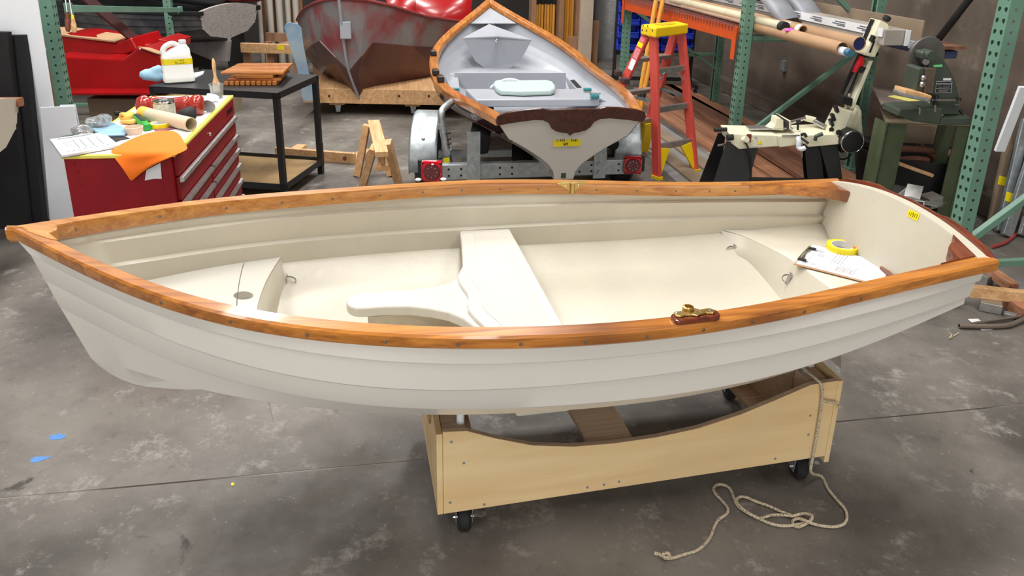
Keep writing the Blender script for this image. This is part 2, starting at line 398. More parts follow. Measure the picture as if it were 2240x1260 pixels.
# ------------------------------------------------------------------ the white rowing boat
BO = Vector((-1.3713, 1.9367, 0)); BL = 2.819; RAKE = .1678
BAX = Vector((math.cos(BOATYAW), math.sin(BOATYAW), 0)); BNX = Vector((-math.sin(BOATYAW), math.cos(BOATYAW), 0))
def B(s, n, z): return BO+BAX*s+BNX*n+Vector((0,0,z))
def spline(xs, ys):
    n = len(xs); h = [xs[i+1]-xs[i] for i in range(n-1)]
    al = [0]*n; l = [1]*n; mu = [0]*n; zz = [0]*n
    for i in range(1, n-1):
        a_ = 3*((ys[i+1]-ys[i])/h[i]-(ys[i]-ys[i-1])/h[i-1])
        l[i] = 2*(xs[i+1]-xs[i-1])-h[i-1]*mu[i-1]; mu[i] = h[i]/l[i]; zz[i] = (a_-h[i-1]*zz[i-1])/l[i]
    c = [0]*n; b_ = [0]*n; d = [0]*n
    for j in range(n-2, -1, -1):
        c[j] = zz[j]-mu[j]*c[j+1]; b_[j] = (ys[j+1]-ys[j])/h[j]-h[j]*(c[j+1]+2*c[j])/3; d[j] = (c[j+1]-c[j])/(3*h[j])
    def f(x):
        i = 0
        while i < n-2 and x > xs[i+1]: i += 1
        t = x-xs[i]; return ys[i]+b_[i]*t+c[i]*t*t+d[i]*t**3
    return f
def lerp(xs, ys):
    def f(x):
        if x <= xs[0]: return ys[0]
        for i in range(len(xs)-1):
            if x <= xs[i+1]: return ys[i]+(ys[i+1]-ys[i])*(x-xs[i])/(xs[i+1]-xs[i])
        return ys[-1]
    return f
K7 = [i/6 for i in range(7)]; K5 = [0,.25,.5,.75,1]; KL = [0,.12,.3,.5,.75,1]
gb = spline(K7, [0,.3718,.5515,.6152,.5818,.4915,.4143]); gz = spline(K5, [1.0098,.9111,.8774,.8598,.8784])
LY = [spline(KL, q) for q in ([.012,.2753,.5155,.5807,.529,.3846],[.012,.2699,.4991,.5631,.5197,.3698],[.012,.2593,.4706,.538,.5011,.3615],[.012,.245,.409,.47,.43,.256])]
LZ = [spline(KL, q) for q in ([.9269,.8671,.8109,.7787,.7757,.7947],[.8485,.7865,.7214,.6973,.7044,.734],[.7621,.7045,.645,.618,.6237,.7039],[.597,.607,.577,.559,.567,.63])]
STEM = [(.003,1.011),(.037,.95),(.063,.865),(.087,.781),(.111,.69),(.138,.611),(.169,.559),(.204,.521),(.241,.497),(.279,.48),(.36,.462),(.421,.453)]
stem_s = lerp([-z for s,z in STEM], [s for s,z in STEM])
kz = lerp([s for s,z in STEM[5:]]+[.7,1.2,1.8,2.3,2.77], [z for s,z in STEM[5:]]+[.437,.43,.44,.475,.545])
ZT = gz(1)
def gun(t): return t*BL, max(gb(t), 0), gz(t)
def lap(j, t):
    s0 = stem_s(-LZ[j](0)); s1 = BL-RAKE*(ZT-LZ[j](1)); return s0+t*(s1-s0), LY[j](t), LZ[j](t)
def keel(t): s = .150+t*(2.766-.150); return s, 0, kz(s)
def outer(t):
    s, y, z = gun(t); P = [(s, max(y-.022, .009), z-.006)]
    for j in range(3):
        s, y, z = lap(j, t); f = min(1, y/.08)
        P += [(s, y, z+.006*f), (s, y-.005*f, z), (s, y-.012*f, z+.0015*f)]
    P.append(lap(3, t)); s, y, z = keel(t); k = min(1, t/.1)
    P += [(s, .014+.012*k, z+.04*k), (s, .012+.004*k, z)]
    return P
def inner(t):
    s, y, z = gun(t); P = [(s, max(y-.034, .003), z-.006)]
    for j in range(3):
        s, y, z = lap(j, t); f = max(0, min(1, (y-.02)/.2))
        P += [(s, max(y-.008, .003), z+.009), (s, max(y-.008-.021*f, .002), z+.003*f)]
    s, y, z = lap(3, t); P += [(s, max(y-.03, .002), z+.014)]
    y4, z4 = max(y-.03, .002), z+.014
    s, y, z = keel(t); zf = max(z+.045, .50); s4 = P[-1][0]
    for f in (.85, .7, .55, .4, .25, .12, 0): P.append((s+(s4-s)*f, max(y4*f, 0 if f == 0 else .0006), zf+(z4-zf)*f**1.8))
    return P
TS = [(i/48)**1.3 for i in range(49)]
TI = [.02+.968*(i/96)**1.2 for i in range(97)]
def yin(s_, z_):
    """inside half width of the hull at station s_, height z_"""
    pts = []
    for k in range(8):
        lo_, hi_ = .02, .99
        for _ in range(24):
            m_ = (lo_+hi_)/2
            if inner(m_)[k][0] < s_: lo_ = m_
            else: hi_ = m_
        q = inner(lo_)[k]; pts.append((q[2], q[1]))
    pts.sort(); return lerp([p[0] for p in pts], [p[1] for p in pts])(z_)
boat = thing('rowing_boat', 'long white clinker rowing boat with varnished wooden gunwales, filling the foreground on a plywood dolly', 'boat', B(1.3, 0, .43), BOATYAW)
def sheet(fn, ts, mir=True):
    rows = []
    for t in ts:
        P = fn(t); rows.append([B(s, y, z) for s, y, z in P]+[B(s, -y, z) for s, y, z in reversed(P)])
    return rows
ro = sheet(outer, TS); mbh = MB().grid(ro)
q0 = ro[0]; nq = len(q0)
mbh.add(q0, [(i, i+1, nq-2-i, nq-1-i) for i in range(nq//2-1)])
hull = part('hull', mbh, M['hull'], boat, smooth=True, angle=28)
ri = sheet(inner, TI); liner = part('hull_liner', MB().grid(ri), M['inside'], boat, smooth=True, angle=38, label='cream inside surface with stepped ledges')
sol = liner.modifiers.new('thick', 'SOLIDIFY'); sol.thickness = .003
# transom
def trs(z): return BL-RAKE*(ZT-z)
def arch(n): return .927-.058*(n/.41)**2
ot = outer(1.0)
half = [(p[1], p[2]) for p in ot]
prof = [(-y, z) for y, z in half]+[(y, z) for y, z in reversed(half)]
tops = [(n_/10*.396, arch(n_/10*.396)) for n_ in range(10, -11, -1)]
poly = [B(trs(z), n, z) for n, z in prof+tops]
part('transom', MB().prism(poly, BAX*-.034), M['inside'], boat, bevel=.005)
def tboard(sgn, half_w, f_arch, ext):
    """outline of the shaped transom board: raised shoulders, dipped middle, lobe below"""
    top = [(1,-.02),(.97,.004),(.85,.012),(.6,.014),(.42,.012),(.35,.005),(.3,.003),(0,.003)]
    bot = [(0,-.125),(.04,-.112),(.12,-.108),(.2,-.1),(.26,-.085),(.3,-.06),(.38,-.045),(.5,-.04),(.75,-.042),(.97,-.044)]
    r_ = [(x, f_arch(x*half_w)+d*ext) for x, d in top]; l_ = [(x, f_arch(x*half_w)+d*ext) for x, d in bot]
    full = [(x*half_w, z) for x, z in r_]+[(-x*half_w, z) for x, z in reversed(r_[:-1])]+[(-x*half_w, z) for x, z in reversed(l_)]+[(x*half_w, z) for x, z in l_[1:]]
    return full
tb = part('transom_board', MB().prism([B(trs(z)+.001, n, z) for n, z in tboard(1, .405, arch, 1.0)], BAX*.02), M['mahog'], boat, bevel=.005)
def railmb(side, w_in, hgt, t0=0, t1=1.0, over=.012, nst=60):
    rows = []; c = .006
    for i in range(nst+1):
        t = t0+(t1-t0)*(i/nst)**1.25; s, y, z = gun(t)
        if i == 0: s -= .006
        if i == nst: s += over
        yi = max(y-w_in, 0.0); y = max(y, .012 if i == 0 else y)
        sec = [(y-c, z), (y, z-c), (y-.002, z-hgt+c), (y-.008, z-hgt), (yi+c*.5, z-hgt), (yi, z-hgt+c), (yi, z-c), (yi+c*.5, z)]
        rows.append([B(s, side*a, b_) for a, b_ in sec])
    mb = MB().grid(rows, True); n = 8; k = len(mb.v)
    mb.f += [list(range(n)), list(range(k-n, k))]; return mb
near_rail = part('gunwale', railmb(-1, .052, .038), M['rail'], boat, smooth=True, angle=40)
far_rail = part('gunwale', railmb(1, .052, .046), M['rail2'], boat, smooth=True, angle=40)
# breasthook, quarter knees
bh_ = [(.03,0),(.055,max(gb(.055/BL)-.02,.004)),(.09,gb(.09/BL)-.03),(.125,gb(.125/BL)-.04),(.142,gb(.142/BL)-.055),(.128,.05),(.108,.03),(.118,.008)]
pl = bh_+[(s, -n) for s, n in reversed(bh_[1:])]
part('breasthook', MB().prism([B(s, n, gz(s/BL)-.030) for s, n in pl], (0,0,.034)), M['rail2'], boat, bevel=.006)
for sd, mt in ((1, M['rail']), (-1, M['knee'])):
    if sd > 0:
        kp = [(2.42,gb(2.42/BL)-.045),(2.50,gb(2.5/BL)-.062),(2.60,gb(2.6/BL)-.082),(2.69,gb(2.69/BL)-.105),(2.735,.30),(2.765,.265),(2.778,.252),(2.786,.256),(2.786,.38),(2.6,gb(2.6/BL)-.045)]
    else:
        kp = [(2.64,gb(2.64/BL)-.048),(2.675,.385),(2.70,.372),(2.715,.35),(2.722,.325),(2.74,.31),(2.758,.305),(2.768,.295),(2.776,.278),(2.783,.268),(2.783,.37)]
    part('quarter_knee', MB().prism([B(s, sd*n, .832+(max(0, .385-n)*.30 if sd < 0 else 0)) for s, n in kp], (0,0,.045)), mt, boat, bevel=.005)
# screws along the rails (shared mesh)
sc_me = mkmesh('rail_screw', MB().lathe([(.0001,.0012),(.0035,.0012),(.0048,0)], (0,0,0), n=10, cap=False), M['screw'])
def srow(s_list, side, inner_face):
    for s in s_list:
        t = s/BL; y = gb(t); z = gz(t); e = .002; dy = (gb(t+e)-gb(t-e))/(2*e*BL)
        if inner_face: p = B(s, side*(y-.0525), z-.024); n = (BNX*(-side)+BAX*dy*1)
        else: p = B(s, side*(y+.0003), z-.021); n = (BNX*side-BAX*dy*1)
        inst('rail_screw', sc_me, near_rail if side < 0 else far_rail, p, facing(n))
srow([.14,.33,.51,.68,.85,1.02,1.18,1.33,1.48,1.63,1.86,2.02,2.17,2.3,2.4], 1, True)
srow([.45,.62,.80,.98,1.15,1.30,1.46,1.62,1.78,1.93,2.1,2.3], -1, False)
# foredeck with hatch hole and bulkhead
def dz(s): return .70+.13*max(0, .65-s)
def aft_s(n): return .622+.048*(n/.41)**2
side_f = []
for i in range(12):
    s = .16+(.66-.16)*i/11; side_f.append((s, max(yin(s, dz(s))+.006, .006)))
ymax = side_f[-1][1]
hc = (.575, .078); hr = .029
arcn = [ymax-(2*ymax)*i/16 for i in range(17)]
outl = side_f[:-1]+[(aft_s(n), n) for n in arcn]+[(s, -n) for s, n in reversed(side_f[:-1])]
mbd = MB(); ring = [(hc[0]+hr*math.cos(2*math.pi*k/20), hc[1]+hr*math.sin(2*math.pi*k/20)) for k in range(20)]
kk = min(range(len(outl)), key=lambda i: (outl[i][0]-hc[0]-.1)**2+(outl[i][1]-hc[1])**2)
loop = outl[kk:]+outl[:kk+1]+[ring[0]]+ring[:0:-1]+[ring[0]]
bmq = bmesh.new()
vo = [bmq.verts.new(B(s, n, dz(s))) for s, n in outl]; vi = [bmq.verts.new(B(s, n, dz(s))) for s, n in ring]
eds = [bmq.edges.new((vo[i], vo[(i+1) % len(vo)])) for i in range(len(vo))]+[bmq.edges.new((vi[i], vi[(i+1) % 20])) for i in range(20)]
bmesh.ops.triangle_fill(bmq, use_beauty=True, use_dissolve=False, edges=eds)
bmq.verts.index_update(); mbd.add([v.co.copy() for v in bmq.verts], [[v.index for v in f.verts] for f in bmq.faces]); bmq.free()
deck = part('foredeck', mbd, M['moulding'], boat)
so_ = deck.modifiers.new('thick', 'SOLIDIFY'); so_.thickness = .006; so_.offset = 0
part('hatch_recess', MB().lathe([(hr+.001,.0),(hr+.001,-.022),(.0005,-.024)], B(hc[0], hc[1], dz(hc[0])), n=20, cap=False), M['moulding'], deck)
sm_ = MB(); ps = [B(.565-.03*abs(q)/.3+.02*(q/.35)**2, q, dz(.56)+.0045) for q in [(-.16+i*.04) for i in range(13)]]
part('deck_seam', MB().tube(ps, .0012, 4), M['grey_ink'], deck)
rows = []
for i in range(9):
    f = i/8; z = dz(.64)*(1-f)+.505*f; rows.append([])
    w_ = 1
    for n in arcn:
        yl = yin(.66, z)+.01; nn = max(-yl, min(yl, n*yl/ymax)); rows[-1].append(B(aft_s(n)+.012*math.sin(math.pi*min(1, f*2))-.004+.02*f, nn, z))
part('bulkhead', MB().grid(rows), M['inside'], boat, smooth=True, angle=80)
# thwart and spine
fe = [(.535,1.318),(.42,1.307),(.30,1.293),(.216,1.281),(.165,1.262),(.135,1.252),(.10,1.25),(.06,1.254),(.005,1.264),(-.03,1.262),(-.064,1.254),(-.11,1.25),(-.165,1.262),(-.23,1.283),(-.33,1.295),(-.42,1.307),(-.535,1.318)]
tw_ = [(s, n) for n, s in fe]+[(1.512,-.527),(1.512,.527)]
thw = part('thwart', MB().prism([B(s, n, .655) for s, n in tw_], (0,0,.045)), M['moulding'], boat, bevel=.007, seg=3)
ti = [(s+.045, n*.93) for n, s in fe]+[(1.48,-.49),(1.48,.49)]
part('tread_panel', MB().prism([B(s, n, .700) for s, n in ti], (0,0,.0016)), M['tread'], thw, bevel=.0012)
part('thwart_support', MB().prism([B(1.33,-.44,.53), B(1.49,-.44,.53), B(1.49,.44,.53), B(1.33,.44,.53)], (0,0,.126)), M['inside'], boat, bevel=.01)
tipc = (.935, .034); far_e = [(1.0,.089),(1.10,.089),(1.17,.098),(1.22,.118),(1.25,.15),(1.275,.21)]; near_e = [(1.0,-.022),(1.08,-.034),(1.14,-.06),(1.19,-.092),(1.23,-.14),(1.262,-.21)]
tip = [(tipc[0]-.05*math.cos(a), tipc[1]-.055*math.sin(a)) for a in [R(-88+176*i/12) for i in range(13)]]
sp = tip+near_e+[(1.34,-.21),(1.34,.21)]+list(reversed(far_e))
part('centre_spine', MB().prism([B(s, n, .653) for s, n in sp], (0,0,.034)), M['moulding'], boat, bevel=.008, seg=3)
part('spine_pedestal', MB().prism([B(.95,-.02,.5), B(1.34,-.035,.5), B(1.34,.08,.5), B(.95,.08,.5)], (0,0,.155)), M['grey_face'], boat)
# stern seat
fs_ = spline([0,.12,.21,.345,.41,.46], [2.492,2.492,2.478,2.44,2.41,2.362])
SZ = .672; nn_ = 14
rows = [[], [], [], []]
for i in range(-nn_, nn_+1):
    f = i/nn_; ws = yin(2.365, SZ)+.008; n = f*ws; s0 = fs_(abs(n))
    rows[0].append(B(trs(SZ)-.03, f*(yin(2.7, SZ)+.012), SZ)); s1 = s0+.15
    rows[1].append(B(s1, f*(yin(s1, SZ)+.01), SZ)); rows[2].append(B(s0+.006, n, SZ)); rows[3].append(B(s0, n, SZ-.005))
seat = part('stern_seat', MB().grid(rows), M['inside'], boat, smooth=True, angle=50)
rows = []
for k in range(6):
    f = k/5; z = SZ-.005-(SZ-.51)*f; rr_ = []
    for i in range(-nn_, nn_+1):
        g = i/nn_; n0 = g*(yin(2.365, SZ)+.008); yl = yin(2.40, z)+.008; s0 = fs_(abs(n0)); rr_.append(B(s0*(1-f)+2.405*f, g*min(yl, 1), z))
    rows.append(rr_)
part('seat_front', MB().grid(rows), M['inside'], boat, smooth=True, angle=80)
# pad eyes
def pad_eye(p, n, sc=1.0):
    n = Vector(n).normalized(); rot = facing(n); X = rot @ Vector((1,0,0)); Y = rot @ Vector((0,1,0)); p = Vector(p)
    e = part('pad_eye', MB().box(p+n*.002, (.016*sc, .046*sc, .004), rot), M['steel'], boat, bevel=.002)
    part('eye_loop', MB().tube([p+Y*(.014*sc*math.cos(a))+n*(.003+.024*sc*math.sin(a)) for a in [math.pi*i/10 for i in range(11)]], .0025, 6), M['steel'], e)
    for q in (-1, 1): part('screw_head', MB().sphere(p+Y*q*.018*sc+n*.004, .003, n=6, m_=4), M['steel'], e)
pad_eye(B(2.388,.37,.612), -BAX+Vector((0,0,.3)), 1.1); pad_eye(B(2.462,.085,.615), -BAX+Vector((0,0,.3)), 1.1); pad_eye(B(.682,.335,.632), BAX, 1.2)
# tape label with the boat's number
tn = (-BAX+Vector((0,0,RAKE))).normalized(); c_ = B(trs(.905)-.0345, -.08, .905)+tn*.0008
tx = (-BNX); ty = tn.cross(tx)
if ty.z < 0: ty = -ty
lab = part('tape_label', MB().box(c_, (.052,.026,.0008), Matrix((tx, ty, tn)).transposed()), M['yellow_tape'], boat, label='yellow tape label reading 11517')
wm = MB(); writing(wm, '11517', c_+tn*.0006-tx*.02-ty*.007, tx, ty, .014, .0085, .0018)
part('handwriting', wm, M['ink'], lab, fix=False)
# oarlock sockets
so = (1.765, -.574)
zt = gz(1.765/BL); e_ = .01
padp = [(1.707,-.600),(1.700,-.592),(1.700,-.565),(1.708,-.558),(1.822,-.552),(1.830,-.56),(1.830,-.583),(1.822,-.592)]
osk = part('oarlock_socket', MB().prism([B(s, n, zt-.001) for s, n in padp], (0,0,.014)), M['mahog'], boat, bevel=.004)
pp = [(-.055,-.012),(-.045,-.017),(-.03,-.013),(-.012,-.013),(0,-.02),(.012,-.013),(.03,-.01),(.045,-.015),(.055,-.008),(.055,.006),(.045,.011),(.02,.008),(-.0,.026),(-.02,.026),(-.028,.01),(-.045,.008),(-.055,.004)]
part('brass_plate', MB().prism([B(1.763+a, -.567+b_*1.1, zt+.0132) for a, b_ in pp], (0,0,.005)), M['bronze'], osk, bevel=.002)
part('socket_barrel', MB().lathe([(.013,-.012),(.0145,0),(.0145,.011),(.0095,.012),(.0088,.003),(.0005,.002)], B(1.753, -.552, zt+.014), n=16, cap=False), M['bronze'], osk, smooth=True)
part('barrel_hole', MB().lathe([(.0001,.0),(.0088,.0)], B(1.753, -.552, zt+.0175), n=14, cap=False), M['dark'], osk)
for q in (-.047, .047): part('screw_head', MB().sphere(B(1.763+q, -.568, zt+.018), .0045, rz=.002, n=8, m_=4), M['steel'], osk)
yf = gb(1.763/BL)-.0525; s0 = 1.763
of = part('oarlock_socket', MB().prism([B(s0+a, yf-.001, zt+b_) for a, b_ in ((-.062,.004),(-.02,.004),(.02,.004),(.062,.004),(.058,-.003),(.038,-.012),(.022,-.022),(.012,-.032),(-.012,-.032),(-.022,-.022),(-.038,-.012),(-.058,-.003))], BNX*-.004), M['bronze'], boat, bevel=.0015, label='brass side-mounted oarlock socket')
part('top_flange', MB().prism([B(s0-.06, yf-.004, zt+.0005), B(s0+.06, yf-.004, zt+.0005), B(s0+.045, yf+.02, zt+.0005), B(s0-.045, yf+.02, zt+.0005)], (0,0,.004)), M['bronze'], of, bevel=.001)
part('socket_barrel', MB().tube([B(s0, yf-.008, zt+.003), B(s0, yf-.008, zt-.038)], .0095, 12), M['bronze'], of, smooth=True)
for q in (-.026, .026): part('screw_head', MB().sphere(B(s0+q, yf-.005, zt-.008), .0045, ry=.003, n=8, m_=4), M['steel'], of)
# ------------------------------------------------------------------ things lying in the boat
def flat(mb, pts, th): return mb.prism(pts, (0,0,th))
cb = thing('clipboard', 'brown clipboard with a printed work order on the stern seat of the white boat', 'clipboard', B(2.6,0,SZ))
c00 = Vector((2.464,.075)); ax_long = Vector((.236,-.26)).normalized(); ax_sh = Vector((.225,.115)).normalized()
ax_sh = Vector((-ax_long.y, ax_long.x))
def CBP(a, b_, z=0):
    p = c00+ax_long*a+ax_sh*b_; return B(p.x, p.y, SZ+z+.002)
CW, CLn = .225, .315
part('board', MB().prism([CBP(0,0,.001), CBP(CLn,0,.001), CBP(CLn,CW,.001), CBP(0,CW,.001)], (0,0,.003)), M['card'], cb, bevel=.001)
part('paper', MB().prism([CBP(.006,.012,.0041), CBP(.29,.008,.0041), CBP(.288,CW-.004,.0041), CBP(.004,CW+.006,.0041)], (0,0,.0008)), M['paper'], cb)
pr = MB()
def dash(mb, a0, b0, la, lb, z=.0052): mb.add([CBP(a0,b0,z), CBP(a0+la,b0,z), CBP(a0+la,b0+lb,z), CBP(a0,b0+lb,z)], [(0,1,2,3)])
for i in range(4): dash(pr, .05+i*.006, .125, .0016, .03-.004*(i % 2))
for i in range(6): dash(pr, .035+.0045*i, .165+.002*(i % 3), .0015, .026)
for i in range(5): dash(pr, .022+i*.004, .025+.003*i, .0018, .03-.005*abs(i-2))
for i in range(4): dash(pr, .052+i*.004, .03, .0014, .02)
for r0 in range(4):
    for q in range(8): dash(pr, .105+r0*.011, .098+q*.013, .0028, .007)
for i in range(9): dash(pr, .135+i*.0075, .028, .0013, .05+.02*((i*7) % 3)/2)
dash(pr, .033, .02, .0012, .17)
part('print', pr, M['grey_ink'], cb, fix=False)
po = MB()
for i in (0, 3, 6): dash(po, .138+i*.0075, .03, .0018, .045)
part('print_orange', po, M['orange_ink'], cb, fix=False)
clp = part('clip', MB().tube([CBP(.004,.045,.01), CBP(.004,.185,.01)], .004, 8), M['steel'], cb)
part('clip_plate', MB().prism([CBP(.002,.05,.006), CBP(.022,.05,.006), CBP(.012,.12,.006), CBP(.022,.18,.006), CBP(.002,.18,.006)], (0,0,.003)), M['steel'], clp)
for q in (.05, .178): part('clip_foot', MB().box(CBP(.016,q,.009), (.03,.014,.008), (0,0,BOATYAW-.83)), M['black'], clp, bevel=.003)
def tape_roll(name, label, c, ro_, ri_, h, mt, tilt=0, core=M['paper']):
    t = thing(name, label, 'tape', c)
    part('tape_ring', MB().lathe([(ri_+.003,0),(ro_,0),(ro_,h),(ri_+.003,h),(ri_+.003,0)], c, n=32, cap=False), mt, t, smooth=True)
    part('core', MB().lathe([(ri_,0),(ri_+.003,0),(ri_+.003,h),(ri_,h),(ri_,0)], c, n=32, cap=False), core, t, smooth=True); return t
tr_ = tape_roll('tape_roll', 'roll of yellow masking tape behind the clipboard on the stern seat of the white boat', B(2.722,.165,SZ+.002), .057, .039, .024, M['yellow_tape'])
part('orange_patch', MB().prism([B(2.735,.118,SZ+.0265), B(2.765,.132,SZ+.0265), B(2.772,.155,SZ+.0265), B(2.745,.138,SZ+.0265)], (0,0,.0008)), M['rag_orange'], tr_)
solo('wooden_wedge', MB().prism([B(2.74,-.115,SZ+.006), B(2.768,-.022,SZ+.006), B(2.748,-.018,SZ+.006), B(2.728,-.112,SZ+.006)], (0,0,.012)), M['knee'], 'small mahogany wedge beside the clipboard paper on the stern seat', 'wedge', bevel=.002)
# ------------------------------------------------------------------ plywood dolly under the boat (boat axes)
dl = thing('boat_dolly', 'birch plywood dolly on four casters with curved cut-out sides carrying the white boat', 'dolly', B(1.79,0,0), BOATYAW)
S0, S1, DN = 1.145, 2.437, .30
zt_ = lerp([S0,1.216,1.30,1.42,1.55,1.68,1.82,1.96,2.10,2.22,2.34,S1], [.408,.402,.365,.322,.300,.294,.297,.312,.345,.385,.428,.432])
def sidep(n):
    up = [(s, zt_(s)) for s in [S0,1.216,1.25,1.30,1.36,1.42,1.48,1.55,1.62,1.68,1.75,1.82,1.89,1.96,2.03,2.10,2.16,2.22,2.28,2.34,S1]]
    return [B(S0,n,.112), B(S1,n,.138)]+[B(s,n,z) for s, z in reversed(up)]
scr = mkmesh('wood_screw', MB().lathe([(.0001,.0006),(.0045,.0006),(.0048,0)], (0,0,0), n=10, cap=False), M['galv'])
for sg in (-1, 1):
    sp_ = part('side_panel', MB().prism(sidep(sg*DN), BNX*(-sg*.018)), M['plywood'], dl, bevel=.0015)
    upr = [s for s in [S0,1.216,1.25,1.30,1.36,1.42,1.48,1.55,1.62,1.68,1.75,1.82,1.89,1.96,2.03,2.10,2.16,2.22,2.28,2.34,S1]]
    part('panel_edge', MB().grid([[B(s, sg*(DN-.0006), zt_(s)+.0006) for s in upr], [B(s, sg*(DN-.0176), zt_(s)+.0006) for s in upr]]), M['plyedge'], sp_)
    if sg < 0:
        for s, z in ((1.17,.37),(1.207,.29),(1.165,.152),(1.27,.128),(1.60,.14),(1.655,.142),(1.705,.146),(2.355,.31),(2.36,.235),(2.25,.155)):
            inst('wood_screw', scr, sp_, B(s, -DN-.0001, z), facing(-BNX))
for sE, th, zz_ in ((S0-.019, .018, .40), (S1+.001, .018, .43)):
    pts = [(-.30,.112),(.30,.112),(.30,zz_)]+[(.17*math.cos(a), zz_-.13*math.sin(a)) for a in [math.pi*i/12 for i in range(13)]]+[(-.30,zz_)]
    part('end_panel', MB().prism([B(sE, n, z) for n, z in pts], BAX*th), M['plywood'], dl, bevel=.0015)
for sE, zz_ in ((1.18, .395), (2.385, .42)):
    for n in (-.235, .235):
        part('corner_block', MB().prism([B(sE-.034,n-.045,zz_-.09), B(sE+.036,n-.045,zz_-.09), B(sE+.036,n+.045,zz_-.09), B(sE-.034,n+.045,zz_-.09)], (0,0,.09)), M['plyedge'], dl, bevel=.002)
# curved middle board between the sides
rows_t, rows_b = [], []
for i in range(13):
    f = i/12; n = -.281+.562*f; z = .286+.09*(2*f-1)**2*0+.05*f*(1-f)*0
    sh = .14*f*f
    rows_t.append([B(1.60-sh, n, .285+.05*f), B(1.75-sh, n, .285+.05*f)]); rows_b.append([B(1.75-sh, n, .268+.05*f), B(1.60-sh, n, .268+.05*f)])
part('cross_board', MB().grid([a+b for a, b in zip(rows_t, rows_b)], True), M['plyedge'], dl)
part('bottom_board', MB().prism([B(S0,-.28,.14), B(S0+.14,-.28,.14), B(S0+.14,.28,.14), B(S0,.28,.14)], (0,0,.018)), M['plyedge'], dl)
part('bottom_board', MB().prism([B(S1-.14,-.28,.15), B(S1,-.28,.15), B(S1,.28,.15), B(S1-.14,.28,.15)], (0,0,.018)), M['plyedge'], dl)
# pads and keel rests
for s, q in ((1.175, .416), (2.40, .474)):
    part('rubber_pad', MB().prism([B(s-.03,-.15,q), B(s+.03,-.15,q), B(s+.03,.15,q), B(s-.03,.15,q)], (0,0,.0125)), M['rubber'], dl, bevel=.003)
    part('keel_rest', MB().prism([B(s-.025,-.15,.14), B(s+.025,-.15,.14), B(s+.025,.15,.14), B(s-.025,.15,.14)], (0,0,q-.14)), M['plyedge'], dl, bevel=.003)
part('pipe_post', MB().tube([B(1.205,-.245,.39), B(1.205,-.245,.50)], .012, 12), M['white'], dl, smooth=True)
part('pipe_post', MB().tube([B(2.37,-.21,.42), B(2.37,-.21,.52)], .012, 12), M['galv'], dl, smooth=True)
for s, n0, n1 in ((1.12,-.20,-.15),(2.50,-.12,-.08)):
    part('carpet_strip', MB().prism([B(s-.07,n0,.462), B(s+.06,n0,.462), B(s+.06,n1+.12,.466), B(s-.07,n1+.12,.466)], (0,0,.010)), M['foam'], dl, bevel=.002)
def caster(parent, p, yaw, r=.045, zt=.115, pedal=True):
    p = Vector(p); fx = Vector((math.cos(yaw), math.sin(yaw), 0)); fy = Vector((-math.sin(yaw), math.cos(yaw), 0)); w_ = .020
    c = p+Vector((0,0,r)); mb = MB()
    mb.box(p+Vector((0,0,zt-.003)), (.075,.06,.006), (0,0,yaw))
    for s in (-1, 1):
        q = s*(w_+.004)
        mb.prism([c+fy*q+fx*a+Vector((0,0,b_)) for a, b_ in ((-.018,-.012),(.018,-.012),(.03,zt-r-.006),(-.03,zt-r-.006))], fy*s*.003)
    ca = part('caster', mb, M['galv'], parent)
    part('wheel', MB().lathe([(.008,-w_),(r*.8,-w_),(r,-w_*.6),(r,w_*.6),(r*.8,w_),(.008,w_)], c, fy, n=24), M['rubber'], ca, smooth=True)
    part('axle', MB().lathe([(.0065,-w_-.014),(.0065,w_+.014)], c, fy, n=8), M['steel'], ca)
    if pedal: part('brake_pedal', MB().prism([c+fy*(w_+.008)+Vector((0,0,.012)), c+fy*(w_+.035)+Vector((0,0,.004)), c+fy*(w_+.05)+Vector((0,0,.012)), c+fy*(w_+.035)+Vector((0,0,.012)), c+fy*(w_+.010)+Vector((0,0,.022))], fx*.018), M['steel'], ca)
    return ca
for s, n, zz_ in ((1.215,-.245,.138),(2.40,-.222,.148),(1.215,.255,.138),(2.39,.27,.148)):
    caster(dl, B(s, n, 0), BOATYAW-R(95), .046, zz_+.002, n < 0)
# rope from the dolly's corner to the floor
def fl_(u, v, z=.006): return at(u, v, z)
def smooth_path(pts, k=5):
    pts = [Vector(p) for p in pts]; out = []
    for i in range(len(pts)-1):
        p0 = pts[max(i-1,0)]; p1 = pts[i]; p2 = pts[i+1]; p3 = pts[min(i+2, len(pts)-1)]
        for j in range(k):
            t = j/k; out.append(.5*((2*p1)+(-p0+p2)*t+(2*p0-5*p1+4*p2-p3)*t*t+(-p0+3*p1-3*p2+p3)*t**3))
    return out+[pts[-1]]
rp_ = thing('rope', 'pale braided rope hanging from the right end of the dolly and looped on the floor', 'rope', at(1700,1140,0))
hang = [B(2.36,-.12,.475), B(2.345,-.20,.452), B(2.36,-.29,.442), B(2.372,-.309,.425), B(2.382,-.309,.36), B(2.385,-.309,.26), B(2.385,-.309,.15), B(2.386,-.312,.09)]
Z = lambda u, v, q=0: (1400+u/4, 960+v/4, .006+q)
